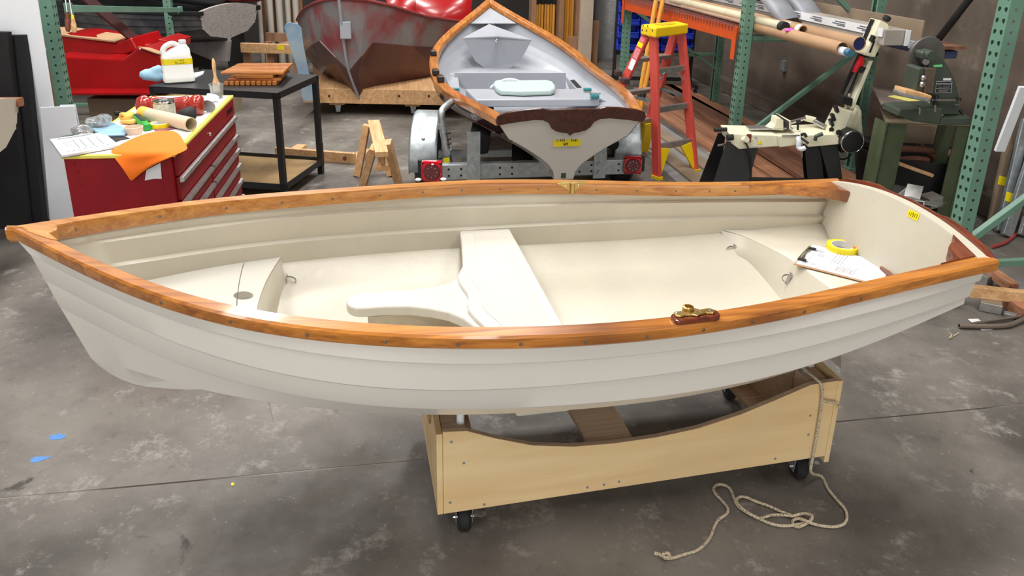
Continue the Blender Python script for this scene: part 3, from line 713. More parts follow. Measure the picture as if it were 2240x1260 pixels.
fp = [(1590,330,.0),(1640,430,0),(1720,530,0),(1790,610,0),(1810,680,0),(1790,740,0),(1720,768,0),(1640,768,0),(1560,755,0),(1500,738,.004),(1440,712,.012),(1390,697,.006),(1340,715,0),(1340,750,0),(1385,772,0),(1440,750,.002),(1500,705,.012),(1500,670,.012),(1440,655,.006),(1390,662,.01),(1330,675,.006),(1250,668,0),(1160,668,0),(1070,693,0),(1020,690,.002),(900,615,.006),(845,545,.0),(870,510,0),(930,512,0),(1020,550,0),(1120,585,0),(1230,635,0),(1310,665,0),(1400,705,0),(1430,735,0),(1330,758,0),(1210,758,0),(1100,725,0),(1030,690,-.001),(930,640,0),(850,580,0),(815,500,0),(790,440,0),(740,405,0),(680,400,0),(645,430,0),(660,480,0),(720,545,0),(768,610,0),(755,660,0),(690,705,0),(650,770,0),(620,850,0),(560,930,0),(480,985,0),(390,1010,0),(300,1040,0),(262,1045,0)]
pts = smooth_path(hang+[at(*Z(*q)) for q in fp], 4)
part('line', MB().tube(pts, .0048, 8), M['rope'], rp_, smooth=True)
kn = [at(*Z(*q)) for q in [(262,1045,0),(225,1040,.004),(200,1020,.010),(220,1000,.014),(255,1010,.010),(250,1035,.006),(215,1035,.010),(205,1010,.006),(240,1000,.004),(260,1022,.0),(230,1045,0),(190,1020,0),(150,1005,0),(125,1000,0)]]
part('end_knot', MB().tube(smooth_path(kn, 4), .0052, 8), M['rope'], rp_, smooth=True)
hk = [B(2.378,-.31,.375), B(2.39,-.318,.37), B(2.41,-.316,.365), B(2.436,-.312,.355), B(2.452,-.31,.335)]
part('whipping', MB().tube(smooth_path(hk, 3), .004, 6), M['rope'], rp_, smooth=True)
# scraps on the floor
for nm, px in (('small torn scrap of blue tape on the bare floor, upper one at far left', [(107,955),(128,948),(146,952),(134,961),(110,962)]), ('small torn scrap of blue tape on the bare floor, lower one at far left', [(66,1006),(78,999),(114,998),(104,1003),(82,1011),(68,1012)])):
    solo('tape_scrap', MB().prism([at(u, v, .0004) for u, v in px], (0,0,.0006)), mat('blue_tape', (86,140,206), .7), nm, 'tape')
solo('tape_scrap', MB().prism([at(u, v, .0004) for u, v in [(505,1058),(511,1056),(513,1061),(507,1064)]], (0,0,.002)), M['yellow_tape'], 'tiny yellow scrap by the floor joint in front of the boat', 'tape')
st_ = MB()
for px in ([(2075,728),(2083,731),(2078,738),(2086,735),(2097,728)], [(2080,736),(2076,741),(2083,739)]): st_.tube([at(u, v, .003) for u, v in px], .003, 5)
solo('rope_scrap', st_, M['rope'], 'tangled scrap of frayed white fibre on the floor below the stern', 'scrap')
# ------------------------------------------------------------------ helpers for tracing things at their own distance
def plane_at(u, v, P0, Nn):
    d = CF + (u-CX)/FPX*CR - (v-CY)/FPX*CU
    P0 = Vector(P0); Nn = Vector(Nn); return CC + d*((P0-CC).dot(Nn)/d.dot(Nn))
def face_prism(mb, pxs, Y, th): return mb.prism([aty(u, v, Y) for u, v in pxs], (0, th, 0))
def crumple(c, rx, ry, rz, seed, amp=.35, n=14, m_=9):
    rnd = random.Random(seed); mb = MB(); mb.sphere((0,0,0), 1, n=n, m_=m_)
    dirs = [(Vector((rnd.uniform(-1,1), rnd.uniform(-1,1), rnd.uniform(-.4,1))).normalized(), rnd.uniform(-amp, amp)) for _ in range(16)]
    for i, p in enumerate(mb.v):
        k = 1
        for d, a in dirs: k += a*max(0, p.dot(d))**6
        q = p*k; mb.v[i] = Vector(c)+Vector((q.x*rx, q.y*ry, max(q.z, -.95)*rz+rz*.95))
    return mb
# ------------------------------------------------------------------ red tool chest
TZ = .87
RN = at(381,336,TZ); LN = at(129,346,TZ); FRR = at(508.6,208.6,TZ)
LX = (FRR-RN); CHL = LX.length; LX.normalize(); DX = Vector((-LX.y, LX.x, 0))
if (LN-RN).dot(DX) < 0: DX = -DX
CHD = (LN-RN).dot(DX)
RN = RN + LX*0.0
def TC(a, b_, z): p = RN+LX*a+DX*b_; return Vector((p.x, p.y, z))
chest = thing('tool_chest', 'deep red steel tool chest with silver drawer handles behind the bow of the white boat', 'tool chest', TC(CHL/2, CHD/2, 0))
def tbox(mb, a0, a1, b0, b1, z0, z1): return mb.prism([TC(a0,b0,z0), TC(a1,b0,z0), TC(a1,b1,z0), TC(a0,b1,z0)], (0,0,z1-z0))
part('body', tbox(MB(), 0, CHL, .012, CHD, .12, TZ-.012), M['red_metal'], chest, bevel=.006)
part('plinth', tbox(MB(), .04, CHL-.04, .04, CHD-.04, .06, .12), M['black'], chest)
tapm = part('worktop', tbox(MB(), -.006, CHL+.006, -.004, CHD+.006, TZ-.014, TZ), mat('yellow_taped_edge', (232,222,92), .6, var=.08, scale=20), chest, bevel=.002)
part('paper_cover', tbox(MB(), .012, CHL-.012, .018, CHD-.015, TZ, TZ+.0012), mat('paper_cover', (240,241,244), .8, var=.04, scale=12), chest)
for (a, b_) in ((.07,.07),(CHL-.07,.07),(.07,CHD-.07),(CHL-.07,CHD-.07)): caster(chest, TC(a,b_,0), 0, .03, .06, False)
hand = []
def drawer(a0, a1, z0, z1, handle=True):
    d = part('drawer', tbox(MB(), a0, a1, -.004, .012, z0, z1), M['red_metal'], chest, bevel=.002)
    if handle:
        mb = MB(); zh = z1-.012
        mb.prism([TC(a0+.004,-.003,zh-.012), TC(a0+.004,-.020,zh-.009), TC(a0+.004,-.024,zh), TC(a0+.004,-.018,zh+.010), TC(a0+.004,-.003,zh+.012)], LX*(a1-a0-.008))
        part('handle', mb, M['alu'], d, bevel=.001)
    return d
d0 = drawer(.015, CHL-.015, .765, .852, False)
part('lock', MB().lathe([(.0001,.006),(.009,.006),(.010,0)], TC(.60,-.004,.80), -DX, n=14), M['steel'], d0)
part('badge', MB().prism([TC(CHL-.19,-.0045,.795), TC(CHL-.07,-.0045,.795), TC(CHL-.07,-.0045,.825), TC(CHL-.19,-.0045,.825)], DX*-.002), M['maroon'], d0, bevel=.001)
drawer(.015, CHL-.015, .655, .757)
sp = .56
for z0, z1 in ((.57,.647),(.48,.562),(.385,.472),(.285,.377),(.14,.277)):
    drawer(.015, sp-.008, z0, z1); drawer(sp+.008, CHL-.015, z0, z1)
rv = mkmesh('rivet', MB().lathe([(.0001,.002),(.004,.0015),(.005,0)], (0,0,0), n=8, cap=False), M['red_metal'])
for b_, z in ((.04,.82),(.04,.76),(.06,.72),(CHD-.04,.83),(CHD-.05,.80),(CHD-.05,.74),(CHD-.09,.83)): inst('rivet', rv, chest, TC(-.0003,b_,z), facing(-LX))
tag = [plane_at(u, v, TC(-.004,0,0), LX) for u, v in ((320,372),(351,356),(354,391),(336,391),(317,395))]
part('price_tag', MB().prism(tag, LX*-.001), M['paper'], chest, label='white paper tag stuck on the red end panel')
TZ2 = TZ+.0015
def T(u, v, z=0): return at(u, v, TZ2+z)
# work order clipboard
ck = [T(110,308,.006), T(227,293,.006), T(261,321,.006), T(136,344,.006)]
cl2 = thing('clipboard', 'clipboard with a ruled white form at the near left corner of the red tool chest', 'clipboard', T(185,318))
part('board', MB().prism([p-Vector((0,0,.006)) for p in ck], (0,0,.004)), M['carddull'], cl2)
part('paper_pad', MB().prism([p-Vector((0,0,.002)) for p in ck], (0,0,.010)), M['paper'], cl2, bevel=.001)
def quadp(q, a, b_): return q[0].lerp(q[1], a).lerp(q[3].lerp(q[2], a), b_)
pm = MB()
def qdash(mb, q, a0, b0, a1, b1, dz_=.0086):
    mb.add([quadp(q,a0,b0)+Vector((0,0,dz_)), quadp(q,a1,b0)+Vector((0,0,dz_)), quadp(q,a1,b1)+Vector((0,0,dz_)), quadp(q,a0,b1)+Vector((0,0,dz_))], [(0,1,2,3)])
for a in (.35,.47,.62,.78): qdash(pm, ck, a, .28, a+.012, .8)
for b_ in (.2,.28): qdash(pm, ck, .15, b_, .9, b_+.012)
for i in range(8): qdash(pm, ck, .1+.1*i, .86, .16+.1*i, .88)
for i in range(3): qdash(pm, ck, .15, .36+.1*i, .3, .375+.1*i)
part('print', pm, M['grey_ink'], cl2, fix=False)
part('clip', MB().prism([quadp(ck,.12,.10)+Vector((0,0,.009)), quadp(ck,.75,.06)+Vector((0,0,.009)), quadp(ck,.70,-.04)+Vector((0,0,.009)), quadp(ck,.2,-.02)+Vector((0,0,.009))], (0,0,.006)), M['steel'], cl2, bevel=.002)
# orange cloth draped over the corner
NP = TC(-.016,0,0)
rows = [[T(262,318,.004), T(290,303,.01), T(318,292,.012), T(350,285,.01), T(385,285,.006), T(397,300,.008)],
        [T(250,325,.006), T(283,318,.016), T(318,312,.022), T(355,308,.018), T(392,305,.012), T(405,315,.012)],
        [T(237,331,.006), T(275,334,.012), T(312,333,.018), T(350,330,.016), T(392,325,.014), T(413,325,.004)]]
P1 = [plane_at(u, v, NP, LX) for u, v in ((255,352),(282,355),(312,350),(345,343),(378,341),(408,329))]
P2 = [plane_at(u, v, NP-LX*.01, LX) for u, v in ((272,374),(286,378),(305,372),(328,358),(358,349),(396,335))]
P3 = [plane_at(u, v, NP-LX*.004, LX) for u, v in ((285,394),(288,397),(294,392),(310,377),(335,359),(375,343))]
ocl = solo('orange_cloth', MB().grid(rows+[P1, P2, P3]), M['rag_orange'], 'bright orange cloth hanging over the near right corner of the red tool chest', 'cloth', smooth=True, angle=180)
s_ = ocl.modifiers.new('thick', 'SOLIDIFY'); s_.thickness = .004; s_.offset = 1
s_ = ocl.modifiers.new('smooth', 'SUBSURF'); s_.levels = 2; s_.render_levels = 2
# turned red cylinder
e0 = T(299,231,.052); e1 = T(447,229,.052); ax_ = (e1-e0); Lr = ax_.length
prf = [(.0,0),(.02,0),(.042,.008),(.053,.03),(.053,.045),(.042,.062),(.036,.068),(.044,.074),(.048,.082)]
prf += [(.048-.010*math.sin(math.pi*i/10), .085+(Lr-.17)*i/10) for i in range(11)]
prf += [(.048,Lr-.082),(.044,Lr-.074),(.036,Lr-.068),(.042,Lr-.062),(.052,Lr-.045),(.052,Lr-.02),(.042,Lr-.006),(.0,Lr)]
rr_ = thing('red_roller', 'red translucent turned roller lying at the far end of the tool chest', 'roller', T(372,228))
part('roller', MB().lathe(prf, e0, ax_, n=24, cap=False), mat('red_roller_plastic', (160,46,36), .25, var=.3, scale=6, coat=.5), rr_, smooth=True, angle=60)
for q, s in ((.0, -1), (1.0, 1)):
    p = e0.lerp(e1, q)+Vector((0,.05,-.02)); part('bracket', MB().lathe([(.0001,0),(.035,0),(.035,.004),(.0001,.004)], p, (0,1,.2), n=16, cap=False), M['galv'], rr_)
tin = thing('paint_tin', 'small silver paint tin with a worn label in front of the red roller', 'tin', T(363,262))
c = T(363,262); part('can', MB().lathe([(.0001,.001),(.050,0),(.052,.004),(.050,.008),(.050,.092),(.052,.096),(.050,.100),(.044,.099),(.043,.094),(.0001,.093)], c, n=28, cap=False), M['silver'], tin, smooth=True)
part('paper_label', MB().lathe([(.0505,.014),(.0505,.086)], c, n=28, cap=False), mat('faded_label', (206,204,186), .7, var=.2, scale=60), tin, smooth=True)
t0 = T(327,251,.034); t1 = T(418,272,.034)
tb_ = thing('card_tube', 'short beige cardboard tube lying in the middle of the chest top', 'tube', T(372,265))
part('tube_wall', MB().tube([t0, t1], .033, 22, inner=.86), mat('beige_tube', (214,196,168), .6, var=.03), tb_, smooth=True)
part('yellow_band', MB().tube([t0.lerp(t1,-.18), t0.lerp(t1,.0)], .034, 22, inner=.86), mat('amber_tape', (240,196,84), .5), tb_, smooth=True)
solo('black_respirator', crumple(T(412,266), .045, .04, .035, 3, .25), M['rubber'], 'lumpy black rubber mask beside the beige tube on the chest', 'mask', smooth=True, angle=30)
tape_roll('tape_roll', 'roll of yellow masking tape in front of the beige tube on the red chest', T(351,279), .047, .036, .024, M['yellow_tape'])
kn_ = thing('tape_measure', 'green and black utility knife beside the tape roll on the red chest', 'knife', T(312,270))
k0, k1 = T(298,256,.018), T(323,279,.018)
part('case', MB().bar(k0, k1, .035, .034), mat('green_plastic', (34,160,60), .4), kn_, bevel=.008); part('grip', MB().bar(k0.lerp(k1,.05)+Vector((0,0,.014)), k0.lerp(k1,.7)+Vector((0,0,.014)), .022, .012), M['rubber'], kn_, bevel=.003)
kn_.name = 'utility_knife'
solo('work_glove', crumple(T(276,262), .04, .04, .02, 11, .6), mat('amber_cloth', (244,186,86), .8), 'crumpled amber cloth glove, upper of two left of the green knife', 'glove', smooth=True, angle=180)
solo('work_glove', crumple(T(287,271), .034, .022, .014, 12, .6), mat('amber_cloth2', (240,180,90), .8), 'crumpled amber cloth glove, lower of two left of the green knife', 'glove', smooth=True, angle=180)
solo('clear_bag', crumple(T(222,283), .055, .05, .038, 21, .5), M['clear'], 'crumpled clear plastic bag at the left edge of the red chest', 'bag', smooth=True, angle=20)
solo('clear_bag', crumple(T(178,296), .032, .03, .022, 22, .5), M['clear'], 'small clear plastic bag behind the form clipboard on the red chest', 'bag', smooth=True, angle=20)
bb = [T(190,280,.003), T(248,272,.012), T(282,288,.006), T(272,299,.003), T(225,301,.003)]
solo('blue_bag', MB().prism(bb, (0,0,.012)), mat('blue_film', (150,190,216), .25, var=.15, scale=30), 'flat pale blue plastic bag between form clipboard and beige cup', 'bag', bevel=.005)
cu = T(294,293); solo('beige_cup', MB().lathe([(.0001,0),(.034,0),(.042,.035),(.039,.036),(.032,.006),(.0001,.005)], cu, n=22, cap=False), mat('beige_cup', (220,200,176), .5), 'low beige cup beside the blue bag on the chest', 'cup', smooth=True)
solo('black_sheet', MB().prism([T(234,302,.001), T(262,295,.001), T(286,304,.001), T(248,311,.001)], (0,0,.002)), M['rubber'], 'flat black rubber square beside the form clipboard', 'sheet')
nt2 = thing('pink_note', 'pink handwritten note lying between the orange cloth and clipboard', 'note', T(280,306))
part('paper', MB().prism([T(251,314,.001), T(288,296,.001), T(312,298,.001), T(300,308,.001), T(262,320,.001)], (0,0,.001)), mat('pink_paper', (246,222,226), .8), nt2)
solo('sandpaper_strip', MB().prism([T(337,284,.001), T(390,273,.001), T(396,279,.001), T(345,290,.001)], (0,0,.004)), mat('sandpaper', (140,86,98), .9), 'narrow plum sandpaper strip in front of the tape roll on the chest', 'sandpaper')
solo('sandpaper_sheet', MB().prism([T(321,243,.001), T(400,238,.001), T(447,241,.001), T(428,252,.001), T(345,250,.001)], (0,0,.002)), mat('sandpaper2', (110,84,92), .9), 'torn plum sandpaper sheet under the paint tin', 'sandpaper')
solo('pliers', MB().tube(smooth_path([T(252,249,.008), T(262,247,.01), T(275,250,.01), T(290,254,.008)], 3), [.012]*3+[.009]*6+[.006], 8), M['rubber'], 'dark handled tool at the left edge beside the amber gloves', 'tool', smooth=True)
bp_ = [T(450,222,.004), T(452,205,.03), T(468,204,.03), T(478,212,.02), T(477,222,.006)]
solo('white_bracket', MB().prism(bp_, (0,.01,0)), M['white'], 'white metal bracket plate with two holes at the end of the red roller', 'bracket', bevel=.002)
cupb = thing('brush_cup', 'clear plastic cup of thinner holding the paint brush, far end of the chest', 'cup', T(475,214))
c = T(476,214)
part('cup_wall', MB().lathe([(.0001,.001),(.030,0),(.040,.075),(.042,.078),(.038,.076),(.028,.004),(.0001,.004)], c, n=22, cap=False), M['clear'], cupb, smooth=True)
part('paint', MB().lathe([(.0001,.005),(.0275,.005),(.031,.035),(.0001,.035)], c, n=18, cap=False), mat('murky_paint', (150,150,146), .5, var=.3, scale=60), cupb)
br = thing('paint_brush', 'paint brush with bare wood handle standing in the clear cup', 'brush', c+Vector((0,0,.036)))
b0 = c+Vector((0,0,.036)); b1 = b0+Vector((-.006,.01,.185))
hp = [(.014,.05),(.012,.06),(.006,.085),(.0075,.12),(.0085,.15),(.006,.175),(.001,.187)]
part('handle', MB().lathe([(r_*1.3, z) for r_, z in hp], b0, b1-b0, n=12), M['pale_wood'], br, smooth=True)
part('bristles', MB().box(b0+Vector((0,0,.026)), (.036,.018,.05)), mat('pale_bristles', (226,206,186), .8), br, bevel=.004)
# ------------------------------------------------------------------ black steel table
BZ = .76
NRt, FRt, NLt = at(607,203,BZ), at(643,161,BZ), at(325,188,BZ)
AX = (NLt-NRt); TL = AX.length; AX.normalize(); BX2 = Vector((AX.y, -AX.x, 0))
if (FRt-NRt).dot(BX2) < 0: BX2 = -BX2
TD = (FRt-NRt).dot(BX2)
def TB(a, b_, z): p = NRt+AX*a+BX2*b_; return Vector((p.x, p.y, z))
tab = thing('steel_table', 'black angle-steel table behind the red chest, carrying a jug and wooden gratings', 'table', TB(TL/2, TD/2, 0))
def bbx(mb, a0, a1, b0, b1, z0, z1): return mb.prism([TB(a0,b0,z0), TB(a1,b0,z0), TB(a1,b1,z0), TB(a0,b1,z0)], (0,0,z1-z0))
part('tabletop', bbx(MB(), 0, TL, 0, TD, BZ-.006, BZ), M['black'], tab, bevel=.002)
for q in ((0,TL,0,.006),(0,TL,TD-.006,TD),(0,.006,0,TD),(TL-.006,TL,0,TD)): part('apron', bbx(MB(), *q, BZ-.045, BZ-.006), M['black'], tab)
for a in (0, TL-.04):
    for b_ in (0, TD-.04): part('leg', bbx(MB(), a, a+.04, b_, b_+.04, 0, BZ-.006), M['black'], tab, bevel=.003)
for q in ((0,TL,0,.006),(0,TL,TD-.006,TD),(0,.006,0,TD),(TL-.006,TL,0,TD)): part('lower_rail', bbx(MB(), *q, .08, .125), M['black'], tab)
part('lower_shelf', bbx(MB(), .008, TL-.008, .008, TD-.008, .088, .10), mat('stained_board', (150,122,82), .8, var=.3, scale=6), tab)
part('gusset', MB().prism([TB(-.002,TD-.05,.10), TB(-.002,TD-.02,.24), TB(-.002,TD,.24), TB(-.002,TD,.06)], AX*.006), M['black'], tab)
def Tt(u, v, z=0): return at(u, v, BZ+.001+z)
# gratings
gA, gB = Tt(490,187), Tt(604,187); gx = (gB-gA).normalized(); gy = Vector((-gx.y, gx.x, 0)); GW = (gB-gA).length
def G(a, b_, z): p = gA+gx*a+gy*b_; return Vector((p.x, p.y, BZ+.001+z))
def gb_(mb, a0, a1, b0, b1, z0, z1): return mb.prism([G(a0,b0,z0), G(a1,b0,z0), G(a1,b1,z0), G(a0,b1,z0)], (0,0,z1-z0))
lo_g = thing('slat_grating', 'varnished wooden slat grating, lower of the two stacked on the black table', 'grating', G(GW/2,.2,0))
for i in range(10):
    a = i*GW/9.7; part('slat', gb_(MB(), a, a+GW/9.7*.8, 0, .42, 0, .026), M['teak'], lo_g, bevel=.003)
for b_ in (.03,.34): part('batten', gb_(MB(), .02, GW+.03, b_, b_+.03, .026, .046), M['teak'], lo_g, bevel=.003)
up_g = thing('slat_grating', 'varnished wooden slat grating, upper one lying crosswise on top of the stack', 'grating', G(GW/2,.2,.046))
for i in range(7):
    a = .075+i*(GW-.11)/6.9; part('batten', gb_(MB(), a, a+.045, .02, .40, .046, .070), M['teak'], up_g, bevel=.003)
for i in range(7):
    b_ = .02+i*.056; part('slat', MB().prism([G(-.02+.004*i,b_,.070), G(GW+.05,b_,.070), G(GW+.05,b_+.043,.070), G(-.02+.01*i+.05*0,b_+.043,.070)], (0,0,.018)), M['teak'], up_g, bevel=.003)
# jug
jw0, jw1 = Tt(358,186), Tt(430,178); jc = (jw0+jw1)/2; jx = (jw1-jw0).normalized(); jx = Vector((jx.x, jx.y*.6, 0)).normalized(); jy = Vector((-jx.y, jx.x, 0)); JW = .2; JD = .135
jug = thing('plastic_jug', 'milky plastic jug with yellow tape standing on the black table', 'jug', jc+jy*.06)
def J(x, y, z): p = jc+jy*.065+jx*x+jy*y; return Vector((p.x, p.y, BZ+.001+z))
def rrect(w_, d_, r_, z, n=4, cx=0, cy=0):
    out = []
    for qx, qy, a0 in ((1,1,0),(-1,1,90),(-1,-1,180),(1,-1,270)):
        for i in range(n+1):
            a = R(a0+90*i/n); out.append(J(cx+qx*(w_/2-r_)+r_*math.cos(a), cy+qy*(d_/2-r_)+r_*math.sin(a), z))
    return out
secs = [rrect(JW-.02,JD-.02,.02,0), rrect(JW,JD,.025,.008), rrect(JW,JD,.025,.04), rrect(JW-.006,JD-.006,.025,.044), rrect(JW-.008,JD-.008,.03,.17), rrect(JW-.02,JD-.016,.03,.185), rrect(.12,.10,.03,.225,4,.03), rrect(.05,.05,.024,.25,4,.05), rrect(.042,.042,.02,.262,4,.05)]
mbj = MB().grid(secs, True); mbj.f.append(list(range(20))[::-1])
part('jug_body', mbj, M['jug'], jug, smooth=True, angle=50)
part('cap', MB().lathe([(.024,0),(.024,.02),(.022,.022),(.0001,.022)], J(.05,0,.262), n=18, cap=False), M['white'], jug, smooth=True)
hp = [J(-.075,0,.18), J(-.08,0,.215), J(-.06,0,.245), J(-.02,0,.262), J(.012,0,.252), J(.02,0,.235)]
part('handle', MB().tube(smooth_path(hp, 4), .018, 10), M['jug'], jug, smooth=True)
lq = [rrect(JW-.004,JD-.004,.025,.0405), rrect(JW-.0065,JD-.0065,.025,.0445)]
band = [rrect(JW-.0045,JD-.0045,.029,.128), rrect(JW-.0055,JD-.0055,.03,.166)]
tpb = part('yellow_band', MB().grid(band, True), M['yellow_tape'], jug, smooth=True, label='yellow tape band handwritten 11400 Thinner')
wm = MB(); po = J(-.03,-JD/2+.0015,.15); writing(wm, '11400', po+jx*.03, jx, (0,0,1), .010, .0085, .0016); writing(wm, 'Thinner', J(-.02,-JD/2+.0015,.133), jx, (0,0,1), .014, .0105, .0017)
part('handwriting', wm, M['ink'], tpb, fix=False)
solo('blue_rag', crumple(Tt(344,178), .05, .045, .05, 31, .9, 18, 12), M['rag_blue'], 'crumpled pale blue paper rag beside the milky jug', 'rag', smooth=True, angle=180)
solo('white_sheet', MB().prism([Tt(392,166), Tt(447,157), Tt(444,163), Tt(425,172)], (0,0,.006)), M['white'], 'small white card lying behind the milky jug', 'card')
# ------------------------------------------------------------------ left edge: second white boat, foam sheets, panels
def copy_boat_parts(names, root, mats=None):
    """further hulls from the same moulds: pieces share the mesh of the foreground boat"""
    out = {}
    for ch in list(boat.children):
        base = ch.name.split('.')[0]
        if base not in names: continue
        c = ch.copy(); COL.objects.link(c); c.parent = root; ORG[c] = ORG[root]; out.setdefault(base, []).append(c)
        if 'label' in c: del c['label']
        if mats and base in mats:
            c.material_slots[0].link = 'OBJECT'; c.material_slots[0].material = mats[base]
    return out
# far transom corner lands at the left edge of the frame
yw2 = R(4); cor = aty(46, 212, 4.22)
ax2 = Vector((math.cos(yw2), math.sin(yw2), 0)); nx2 = Vector((-math.sin(yw2), math.cos(yw2), 0))
loc2 = cor-ax2*(BL-1.3)-nx2*gb(1); loc2.z = .43+(cor.z-ZT)
b2 = thing('rowing_boat', 'white rowing boat cut off by the left picture edge, only its stern corner showing', 'boat', loc2, yw2)
copy_boat_parts(('hull','hull_liner','transom','gunwale'), b2, {'gunwale': mat('brown_rail', (150,98,70), .5)})
def local_prism(name, root, pts, vec, mt, **k):
    Mr = ORG[root]; return part(name, MB().prism([Mr @ Vector(p) for p in pts], Mr.to_3x3() @ Vector(vec)), mt, root, **k)
st2 = thing('boat_stand', 'low timber stand under the white boat at the left picture edge', 'stand', Vector((loc2.x, loc2.y, 0)), yw2)
for a in (-.5, .7):
    local_prism('cross_beam', st2, [(a-.05,-.3,.30), (a+.05,-.3,.30), (a+.05,.3,.30), (a-.05,.3,.30)], (0,0,loc2.z-.305-(.0 if a < 0 else .0)), M['plyedge'])
    for n in (-.25, .25): local_prism('leg', st2, [(a-.04,n-.04,0), (a+.04,n-.04,0), (a+.04,n+.04,0), (a-.04,n+.04,0)], (0,0,.30), M['plyedge'])
def leaning(name, label, cat, pxtop, pxbot, Y, th, mt, group=None, dy=0.12, bevel=.003):
    """sheet standing on the floor: two top corners and two lower points (left, right), leaning back by dy"""
    tl, tr = [aty(u, v, Y+dy) for u, v in pxtop]
    bl, br_ = [aty(u, v, Y) for u, v in pxbot]
    def ground(t, b_): f = (t.z)/(t.z-b_.z) if abs(t.z-b_.z) > 1e-6 else 1; g = t+(b_-t)*f; return Vector((g.x, Y, 0))
    pts = [ground(tl, bl), ground(tr, br_), tr, tl]
    return solo(name, MB().prism(pts, (0, th, 0)), mt, label, cat, group, bevel=bevel)
leaning('foam_sheet', 'thick black foam sheet, front one of two standing at the far left edge', 'sheet', [(-120,68),(15,71)], [(-60,500),(62,500)], 4.36, .045, M['foam'])
leaning('foam_sheet', 'thick black foam sheet, rear one of two, its edge showing beside the white panel', 'sheet', [(-90,78),(52,77)], [(-30,500),(95,492)], 4.42, .05, M['foam'])
wp = leaning('white_sheet_board', 'tall white sheet panel leaning behind the black foam sheets', 'panel', [(-60,-60),(72,-60)], [(60,500),(158,500)], 4.55, .012, M['white'], dy=.03)
leaning('white_board', 'small white foam board standing against the tall white panel beside the red chest', 'board', [(87,235),(161,232)], [(108,480),(206,480)], 4.49, .010, M['white'], dy=.01)
leaning('white_board', 'narrow white foam board behind the small board, only its right edge showing', 'board', [(130,230),(164,229)], [(150,480),(212,480)], 4.512, .010, M['white'], dy=.008)
leaning('bark_timber', 'rough brown timber plank upright beside the left green rack post', 'timber', [(80,-30),(93,-30)], [(115,230),(136,230)], 5.02, .06, M['post_wood'], dy=.02)
# ------------------------------------------------------------------ pallet rack uprights with punched holes
def tri_hole(mb, o, ex, ey, wd, ht, holes):
    pass
def post_mesh(h, flip):
    """open channel post: face with teardrop pairs towards -y, square-holed flanges on both x sides; local, base at z 0"""
    W_, D_, P_ = .078, .07, .0508; n = int(h/P_); mb = MB()
    tear = [(0,.011),(.0085,.008),(.009,0),(.0055,-.008),(0,-.013),(-.0055,-.008),(-.009,0),(-.0085,.008)]
    sq = [(0,.0075),(.0058,.0058),(.0075,0),(.0058,-.0058),(0,-.0075),(-.0058,-.0058),(-.0075,0),(-.0058,.0058)]
    sq = [(0,.0062),(.0062,.0062),(.0062,0),(.0062,-.0062),(0,-.0062),(-.0062,-.0062),(-.0062,0),(-.0062,.0062)]
    def cell(o, ex, ez, w_, hole, tilt=0):
        ou = [(0,P_/2),(w_/2,P_/2),(w_/2,0),(w_/2,-P_/2),(0,-P_/2),(-w_/2,-P_/2),(-w_/2,0),(-w_/2,P_/2)]
        ho = [(a*math.cos(tilt)-b_*math.sin(tilt), a*math.sin(tilt)+b_*math.cos(tilt)) for a, b_ in hole]
        mb.add([o+ex*a+ez*b_ for a, b_ in ou]+[o+ex*a+ez*b_ for a, b_ in ho], [(i, (i+1) % 8, 8+(i+1) % 8, 8+i) for i in range(8)])
    X, Y, Z_ = Vector((1,0,0)), Vector((0,1,0)), Vector((0,0,1))
    for i in range(n):
        z = (i+.5)*P_
        for s in (-1, 1): cell(Vector((s*W_/4, -D_/2, z)), X, Z_, W_/2, tear, R(12)*s)
        for s in (-1, 1): cell(Vector((s*W_/2, 0, z)), Y, Z_, D_, sq)
    H_ = n*P_
    for s in (-1, 1): mb.box((s*(W_/2-.008), D_/2, H_/2), (.018, .003, H_))
    return mb
pmesh = mkmesh('post', post_mesh(2.7, False), M['green'], fix=False)
def upright(label, p_front, p_back, face_dir, extra=(), group=None):
    """one rack frame: front and back posts with strut and brace; face_dir = where the teardrop faces of the front post look"""
    p_front = Vector(p_front); p_back = Vector(p_back); fd = Vector(face_dir).normalized()
    t = thing('rack_upright', label, 'rack', p_front, 0, group)
    def rotd(d): # local -y towards d
        y = -Vector(d); x = y.cross(Vector((0,0,1))); return Matrix((x, y, Vector((0,0,1)))).transposed()
    inst('post', pmesh, t, p_front, rotd(fd)); inst('post', pmesh, t, p_back, rotd(-fd))
    for p in (p_front, p_back): part('foot_plate', MB().box(p+Vector((0,0,.004)), (.11,.11,.008), (0,0,ROOMYAW)), M['green'], t)
    for kind, z0, z1 in extra:
        a = p_front+fd*-.035+Vector((0,0,z0)); b_ = p_back+fd*.035+Vector((0,0,z1))
        part(kind, MB().bar(a, b_, .035, .035), M['green'], t, bevel=.003)
    return t
PR = Vector((2.26,3.60,0)); PMd = Vector((1.735,5.86,0)); PFr = PMd+(PMd-PR)*1.06
up_r = upright('green perforated rack upright nearest on the right, with two rows of teardrop holes', PR, PR+VD*1.07, -VD, (('strut',.215,.215),('brace',.33,1.13),('strut',1.7,1.7)))
up_m = upright('green perforated rack upright behind the bandsaw at the end of the orange beam', PMd, PMd+VD*1.07, -VD, (('brace',.24,1.02),('shelf_strut',1.06,1.06),('brace',1.9,1.1)))
up_f = upright('green perforated rack upright at the far end of the orange beam by the blue bins', PFr, PFr+VD*1.07, -VD, (('strut',.55,.55),('brace',1.05,.4)))
PL = Vector((-2.895,4.84,0)); PLf = Vector((-3.33,7.50,0))
up_l = upright('green perforated rack upright on the left beside the white panels', PL, PL-VD*1.05, VD, (('strut',1.75,1.75),('brace',1.0,1.7)))
up_lf = upright('green perforated rack upright, farther one on the left in front of the dark hull', PLf, PLf-VD*1.9, VD, (('strut',.1,.1),('strut',1.6,1.6)))
